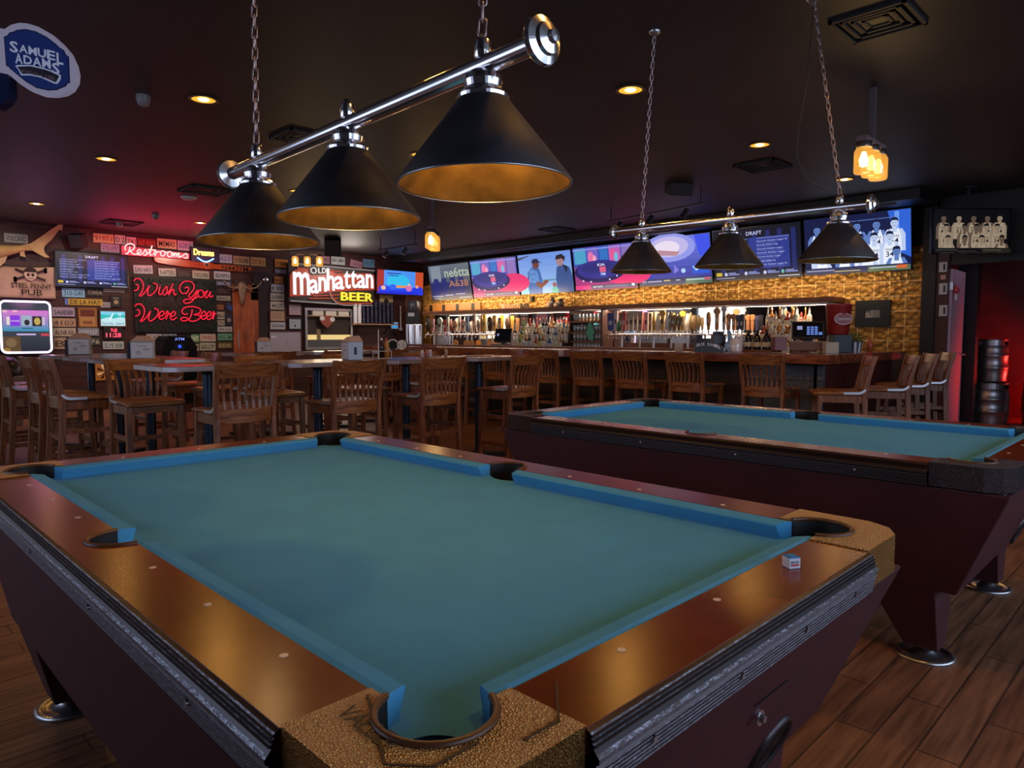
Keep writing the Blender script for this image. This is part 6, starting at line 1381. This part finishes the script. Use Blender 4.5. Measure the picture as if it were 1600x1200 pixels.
# light dimmers / boxes on the dark jamb
for i, (y0, y1) in enumerate(((410, 425), (443, 460), (477, 494))):
    a = onX(1468, y0, XB - .05); d = onX(1480, y1, XB - .05)
    t = thing('wall_dimmer', 'white wall dimmer box on the brown jamb, %s of three' % ['top', 'middle', 'bottom'][i], 'switch', (XB - .041, a.y, d.z), RB, 'dimmer boxes on the jamb')
    W = a.y - d.y; H = a.z - d.z; b = MB(); b.box(0, -.03, 0, W, 0, H, mat('dimmer_white', (.55, .5, .55), .4), .004); b.build('case', t); b = MB(); b.box(W * .55, -.034, H * .2, W * .78, -.03, H * .8, M_black); b.build('slider', t)
b = MB(); b.box(0, -.03, 0, .06, 0, .06, mat('dimmer_pinkish', (.6, .3, .28), .4), .004); a = onX(1474, 437, XB - .05); tag(b.build('small_switch', loc=(XB - .041, a.y + .03, a.z), rz=RB), 'small square pinkish switch between the dimmer boxes', 'switch')
b = MB(); b.lathe([(0, 0), (.03, .01), (.035, .06), (.02, .10), (0, .11)], mat('red_trinket', (.6, .06, .08), .4), 12); b.box(-.02, -.01, -.08, .02, .01, 0, M_white); a = onX(1500, 460, XB + .05); b.build('door_ornament', bpy.data.objects['door_1'], loc=(.05, -.058, a.z))
# kegs
def keg(x, y, z, s, label):
    t = thing('beer_keg', label, 'keg', (x, y, z), 0, 'stacked beer kegs'); t.scale = (s, s, 1)
    b = MB(); b.lathe([(.0, .02), (.17, .02), (.185, .0), (.19, .03), (.19, .08), (.198, .13), (.200, .19), (.207, .20), (.207, .22), (.2, .23), (.2, .36), (.207, .37), (.207, .39), (.2, .40), (.198, .46), (.19, .51), (.178, .53), (.12, .545), (.0, .55)], mat('keg_steel', (.42, .38, .40), .35, metal=.9, var=.25, vscale=9), 36); b.build('keg_body', t)
    b = MB(); n = 36
    for k in range(n):
        A0, A1 = 2 * PI * k / n, 2 * PI * (k + 1) / n; hole = k % 12 in (0, 1, 2)
        lo, hi = (.575, .60) if hole else (.52, .60)
        b.add([(.19 * math.cos(A0), .19 * math.sin(A0), lo), (.19 * math.cos(A1), .19 * math.sin(A1), lo), (.19 * math.cos(A1), .19 * math.sin(A1), hi), (.19 * math.cos(A0), .19 * math.sin(A0), hi)], [(0, 1, 2, 3)], mat('keg_steel', (.42, .38, .40), .35, metal=.9, var=.25, vscale=9), True)
    b.tube([(.19 * math.cos(2 * PI * k / n), .19 * math.sin(2 * PI * k / n), .60) for k in range(n)], .008, M_steel, 6, True); b.build('chime', t)
    return t
p = onZ(1550, 664, 0); keg(11.85, 2.27, 0, 1.22, 'lower steel beer keg standing on the floor of the red-lit back room')
keg(11.85, 2.25, .609, .95, 'upper steel beer keg stacked on the lower one')
keg(12.2, 1.72, 0, 1.1, 'third beer keg at the right edge of the photo, lit red')

# ------------------------------------------------------------ ceiling: downlights, vents, speakers, tracks
M_canin = mat('downlight_gold', (1.0, .50, .04), .35, emit=1.1)
def downlight(x, y, label, power, on=True):
    t = thing('ceiling_downlight', label, 'ceiling light', (x, y, CEIL), 0, 'recessed ceiling downlights')
    b = MB(); b.lathe([(.085, -.001), (.105, -.001), (.107, -.006), (.10, -.010), (.085, -.008), (.085, -.001)], mat('downlight_trim', (.10, .05, .02), .4), 28); b.f = b.f[:-2]; b.mi = b.mi[:-2]; b.sm = b.sm[:-2]; b.build('trim_ring', t)
    b = MB(); b.lathe([(.086, -.003), (.05, -.0015), (0, -.001)], M_canin if on else M_white, 28); b.build('reflector', t)
    if on:
        b = MB(); b.lathe([(0, -.012), (.03, -.010), (.042, -.002)], mat('downlight_bulb', (1.0, .62, .22), .3, emit=13), 20); b.build('bulb', t)
        spot('downlight_beam', (x, y, CEIL - .03), power, AMBER, 2.95, .05)
    return t
DL = [(318, 155, 'amber downlight above the left end of the near lamp'), (166, 248, 'amber downlight over the left tables'), (57, 318, 'amber downlight nearest the fish tail'), (465, 298, 'amber downlight between the left two cone shades'),
      (657, 241, 'amber downlight just left of the largest cone shade'), (985, 140, 'amber downlight between the near and far lamps'), (1187, 226, 'amber downlight right of the far lamp chains'), (1320, 280, 'amber downlight beside the cluster of jar lights'), (313, 348, 'small pinkish downlight in the red glow of the ceiling')]
for px, py, lb in DL:
    p = onZ(px, py, CEIL); downlight(p.x, p.y, lb, DOWNLIGHT_POWER)
for x, y, lb in ((2.2, 3.05, 'amber downlight above the near lamp, out of view'), (.1, 5.5, 'amber downlight left of the tables, out of view'), (1.9, .75, 'amber downlight over the near end of the near table'), (4.35, .6, 'amber downlight behind the air vent')):
    downlight(x, y, lb, DOWNLIGHT_POWER * (1.5 if y < 1 else 1))
p = onZ(295, 308, CEIL); b = MB(); b.lathe([(.10, 0), (.10, -.01), (.06, -.035), (0, -.04)], mat('detector_white', (.5, .42, .42), .5), 24); tag(b.build('smoke_detector', loc=(p.x, p.y, CEIL)), 'round white smoke detector on the ceiling left of the near lamp', 'smoke detector')
for i, (px, py, s, lb) in enumerate(((1372, 32, .20, 'square slatted black air vent at the upper right'), (322, 297, .25, 'dark air vent beside the white smoke detector'), (190, 347, .25, 'dark air vent at the edge of the red ceiling glow'), (870, 358, .22, 'dark air vent below the largest cone shade'), (1192, 258, .22, 'dark air vent right of the far lamp'), (470, 213, .2, 'dark air vent above the near lamp bar'))):
    p = onZ(px, py, CEIL); t = thing('air_vent', lb, 'air vent', (p.x, p.y, CEIL), 0, 'square air vents on the ceiling')
    b = MB()
    for k in range(4):
        a = s * (1 - .22 * k)
        for (x0, y0, x1, y1) in ((-a, -a, a, -a + .02), (-a, a - .02, a, a), (-a, -a, -a + .02, a), (a - .02, -a, a, a)): b.box(x0, y0, -.022 + .004 * k, x1, y1, -.001, mat('vent_black', (.010, .008, .008), .6))
    b.build('louvres', t)
    b = MB(); b.box(-s, -s, -.003, s, s, 0, M_black); b.build('back_plate', t)
for px, py, s, r, lb in ((1062, 285, .14, .3, 'black box speaker under the ceiling between the far lamp chains'), (520, 386, .15, .5, 'black box speaker tilted above the neon beer sign'), (122, 376, .11, 0, 'black box speaker on the wall right of the fish tail')):
    Fd = 8.5 if px == 1062 else 13.2
    if px == 122: p = onY(px, py, YB - .2)
    else: p = onF(px, py, Fd)
    t = thing('speaker', lb, 'speaker', tuple(p), RC + r * .5); t.rotation_euler = (.35, 0, RC + r * .5)
    b = MB(); b.box(-s, -s * .7, -s, s, s * .7, s, M_black, .01); b.build('box', t)
    b = MB(); b.box(-s * .9, -s * .74, -s * .9, s * .9, -s * .7, s * .9, mat('speaker_grille', (.03, .022, .022), .8)); b.build('grille', t)
    b = MB(); top = CEIL - p.z; b.tube([(0, 0, s), (0, 0, s + .03)], .012, M_black, 6); b.build('bracket', t)
    b = MB(); b.cyl((p.x, p.y, p.z + s * .9), (p.x, p.y, CEIL), .012, .012, M_black, 8); o_ = b.build('hanging_rod'); o_.parent = t; o_.matrix_parent_inverse = (Matrix.Translation(p) @ t.rotation_euler.to_matrix().to_4x4()).inverted()
# jar lights
jarm = mat('amber_jar', (1.0, .45, .06), .15, emit=.75); jarm.node_tree.nodes['Principled BSDF'].inputs['Alpha'].default_value = .55; jfil = mat('jar_bulb', (1.0, .78, .32), .3, emit=9)
def jar_light(x, y, z, rz, n, gap, s, label, power):
    t = thing('jar_light', label, 'pendant light', (x, y, z), rz, 'hanging jar lights')
    b = MB(); b.box(-gap * (n - 1) / 2 - .06, -.035, .0, gap * (n - 1) / 2 + .06, .035, .035, mat('old_board', (.16, .10, .10), .5), .004); b.build('wooden_bar', t)
    b = MB(); b.box(-.018, -.018, .035, .018, .018, CEIL - z, mat('rod_pale', (.10, .065, .07), .5)); b.build('rod', t)
    for i in range(n):
        X = (i - (n - 1) / 2) * gap
        b = MB(); b.lathe([(0, -.19 * s), (.05 * s, -.19 * s), (.056 * s, -.18 * s), (.056 * s, -.06 * s), (.042 * s, -.035 * s), (.042 * s, -.02 * s)], jarm, 18, (X, 0, 0)); j = b.build('jar', t)
        b = MB(); b.lathe([(.045 * s, -.035 * s), (.045 * s, -.0), (0, 0)], M_steel, 16, (X, 0, 0)); b.build('lid', j)
        b = MB(); b.lathe([(0, -.155 * s), (.022 * s, -.145 * s), (.028 * s, -.11 * s), (.012 * s, -.06 * s), (0, -.06 * s)], jfil, 12, (X, 0, 0)); b.build('bulb', j)
    point('jar_glow', (x, y, z - .32 * s), power, (1, .6, .22), .08)
p = onF(1362, 228, 5.2); jar_light(p.x, p.y, p.z, .0, 3, .15, 1.15, 'cluster of three glowing amber jar lights hanging at the upper right', 7)
p = onF(676, 361, 9.2); jar_light(p.x, p.y, p.z, .72, 3, .15, 1.25, 'glowing jar lights hanging below the middle of the ceiling left of the televisions', 7)
p = onF(480, 398, 10.2); jar_light(p.x, p.y, p.z, RC + .1, 3, .17, .85, 'three small glowing jar lights hanging in front of the neon beer sign', 7)
# track lights
def track(p0, p1, n, label):
    p0, p1 = Vector(p0), Vector(p1); t = thing('track_light', label, 'track light', tuple(p0), 0, 'black ceiling light tracks'); d = p1 - p0
    b = MB(); b.beam((0, 0, 0), tuple(d), .03, .025, mat('track_grey', (.05, .045, .05), .4)); b.build('rail', t)
    for k in (.05, .95): q_ = d * k; b = MB(); b.cyl(tuple(q_), (q_.x, q_.y, CEIL - p0.z), .008, .008, M_black, 6); b.build('hanger', t)
    for i in range(n):
        q_ = d * ((i + .5) / n); b = MB(); b.cyl((q_.x, q_.y, q_.z), (q_.x, q_.y, q_.z - .06), .007, .007, M_steel, 6); b.cyl((q_.x, q_.y, q_.z - .04), (q_.x - .06, q_.y + .04, q_.z - .15), .035, .04, mat('head_dark', (.05, .045, .05), .3, metal=.5), 12); b.build('lamp_head', t)
p0 = onZ(592, 391, 2.85); track(onZ(592, 391, 2.82), onZ(652, 381, 2.82), 2, 'black light track with two lamp heads above the small blue television')
track(onZ(948, 347, 2.85), onZ(1104, 316, 2.85), 3, 'black light track behind the far lamp')
b = MB(); a = onZ(700, 402, 2.9); d = onZ(1090, 350, 2.9); b.cyl(tuple(a), (a.x, 2.9, 2.9), .015, .015, mat('conduit_grey', (.10, .08, .08), .4, metal=.5), 8)
for y in (4.5, 6.5, 8.5, 10.5): b.cyl((a.x, y, 2.9), (a.x, y, CEIL), .006, .006, M_black, 6)
tag(b.build('conduit_pipe'), 'thin metal conduit running under the ceiling above the televisions', 'pipe')
for px, py, lb in ((224, 160, 'small dim sprinkler on the dark ceiling at upper left'), (243, 340, 'small white camera dome in the red ceiling glow'), (187, 352, 'small pale spotlight near the wall at left')):
    p = onZ(px, py, CEIL - .05); b = MB(); b.lathe([(.05, .05), (.05, .02), (.035, -.02), (0, -.035)], mat('fitting_grey', (.2, .16, .16), .4), 14); tag(b.build('ceiling_fitting', loc=tuple(p)), lb, 'ceiling fitting')
# red glow lamp by the restroom neon, kitchen light on the ceiling
# added spots without fixtures, brightening the plates on the back wall
for i, x in enumerate((2.2, 3.6, 5.2, 7.0, 8.6)):
    o_ = spot('plate_wash', (x, 11.7, 2.95), 52, (1.0, .80, .66), 1.75, .05); o_.rotation_euler = (math.radians(44), 0, 0)
p = onZ(258, 350, CEIL - .02); area('neon_spill', (p.x + .3, 12.75, 2.35), (PI, 0, 0), 2.0, .5, 26, (1, .02, .09))
point('neon_words_spill', (4.8, 12.9, 1.9), 3, (1, .05, .08), .3)
point('sign_spill', (8.0, 12.7, 2.6), 20, (1, .85, .75), .3)
area('kitchen_light', (7.9, 13.35, 1.5), (PI / 2, 0, PI), .8, .6, 6, (1, .85, .6))
point('jukebox_spill', (2.5, 12.6, 1.9), 6, (.95, .25, .75), .2)
o_ = spot('red_room_lamp', (12.65, .9, .6), 110, (1, .03, .02), 1.75, .08); o_.rotation_euler = (PI / 2, 0, .12)
point('door_fill_light', (10.95, 1.9, 2.6), 3.5, (.85, .62, .9), .1)  # added pinkish light that tints the door leaf, no fixture behind it
for i, y in enumerate((4.6, 7.4, 10.2, 12.2)):
    l = area('tile_wash', (9.95, y, 2.0), (0, PI / 2 + .1, 0), .12, 2.4, (6, 9, 13, 16)[i], (1.0, .74, .40)); l.rotation_euler = (0, -PI / 2, 0)
# violet light patch of the televisions on the ceiling is from their screens
# ------------------------------------------------------------ oval beer sign at the upper left
t = thing('oval_beer_sign', 'white and blue oval hanging beer sign at the upper left', 'sign', tuple(onF(68, 97, 3.2)), RC); u = 3.22 / FPX
def S(x, y): return ((x / 8 - 68) * u, -(y / 8 - 97) * u)
wpl = mat('sign_white_acrylic', (.32, .30, .44), .3, emit=.42); bl = mat('sign_blue', (.010, .025, .16), .3, emit=.30); wt = mat('sign_letter_white', (.45, .50, .72), .35, emit=.35)
o = [(150, 425), (230, 375), (330, 352), (430, 360), (560, 400), (700, 480), (820, 590), (910, 700), (965, 830), (985, 940), (970, 1040), (910, 1130), (820, 1180), (700, 1200), (560, 1190), (420, 1140), (300, 1060), (220, 990), (150, 935), (60, 910), (0, 905), (-400, 900), (-400, 380), (0, 390), (80, 410)]
b = MB(); b.prism([S(*p) for p in o], 0, .03, wpl, 'XZ'); b.build('acrylic_panel', t, bevel=.004)
bo = [(140, 515), (180, 500), (210, 465), (260, 455), (300, 435), (400, 425), (520, 450), (650, 515), (760, 600), (800, 640), (850, 670), (870, 720), (905, 745), (905, 1050), (870, 1060), (855, 1090), (800, 1110), (740, 1135), (640, 1140), (500, 1110), (380, 1040), (290, 965), (200, 890), (175, 860), (150, 855)]
cx = sum(p[0] for p in bo) / len(bo); cyy = sum(p[1] for p in bo) / len(bo)
b = MB(); b.prism([S(*p) for p in bo], .030, .032, mat('sign_navy', (.006, .010, .07), .3, emit=.15), 'XZ'); b.prism([S(cx + (x - cx) * .965, cyy + (y - cyy) * .965) for x, y in bo], .032, .0335, bl, 'XZ')
b.prism([S(*p) for p in ((265, 855), (290, 845), (450, 845), (620, 885), (740, 925), (805, 965), (800, 1010), (760, 1065), (720, 1060), (560, 990), (440, 965), (330, 965), (300, 900))], .0335, .0345, wt, 'XZ')
b.prism([S(*p) for p in ((290, 865), (450, 860), (620, 900), (735, 940), (785, 975), (745, 1045), (720, 1040), (560, 972), (440, 948), (345, 950), (315, 900))], .0345, .0355, mat('sign_dark_ribbon', (.012, .006, .02), .4), 'XZ'); b.build('blue_badge', t)
b = MB()
def word(s, x0, y0, x1, y1, h0, h1, mt, d=.036):
    n = len(s)
    for i, ch in enumerate(s):
        if ch == ' ': continue
        f0, f1 = i / n, (i + .92) / n; xa, xb = x0 + (x1 - x0) * f0, x0 + (x1 - x0) * f1; fm_ = (f0 + f1) / 2; yb = y0 + (y1 - y0) * fm_; h = h0 + (h1 - h0) * fm_
        a = S(xa, yb); c = S(xb, yb - h); vs, fs, _ = text_geo(ch, False, .024); sl = (y1 - y0) / (x1 - x0)
        b.add([(a[0] + (c[0] - a[0]) * p_[0], -d, a[1] + (c[1] - a[1]) * p_[2] - sl * (p_[0] - .5) * (c[0] - a[0])) for p_ in vs], fs, mt)
word('S', 212, 690, 320, 715, 130, 130, wt); word('AMUE', 325, 695, 760, 800, 90, 110, wt); word('L', 765, 830, 850, 850, 130, 130, wt)
word('A', 270, 825, 365, 840, 120, 120, wt); word('DAM', 370, 830, 700, 895, 100, 110, wt); word('S', 705, 945, 805, 960, 130, 130, wt)
word('BOSTON LAGER', 345, 935, 745, 1030, 42, 42, mat('ribbon_letters', (.25, .16, .2), .4, emit=.1), .037); b.build('lettering', t)
b = MB(); P = [S(x, y) for x, y in ((-60, 900), (150, 940), (155, 1180), (100, 1260), (0, 1330), (-60, 1340))]; b.prism(P, -.03, .02, mat('bracket_blue_glass', (.01, .015, .05), .12), 'XZ'); b.build('bracket_shade', t, bevel=.01)
b = MB(); a = S(-420, 640); b.cyl((a[0] + .02, .0, a[1] - .12), (a[0] + .02, .0, CEIL - t.location.z), .02, .02, M_black, 10); b.build('hanging_post', t)
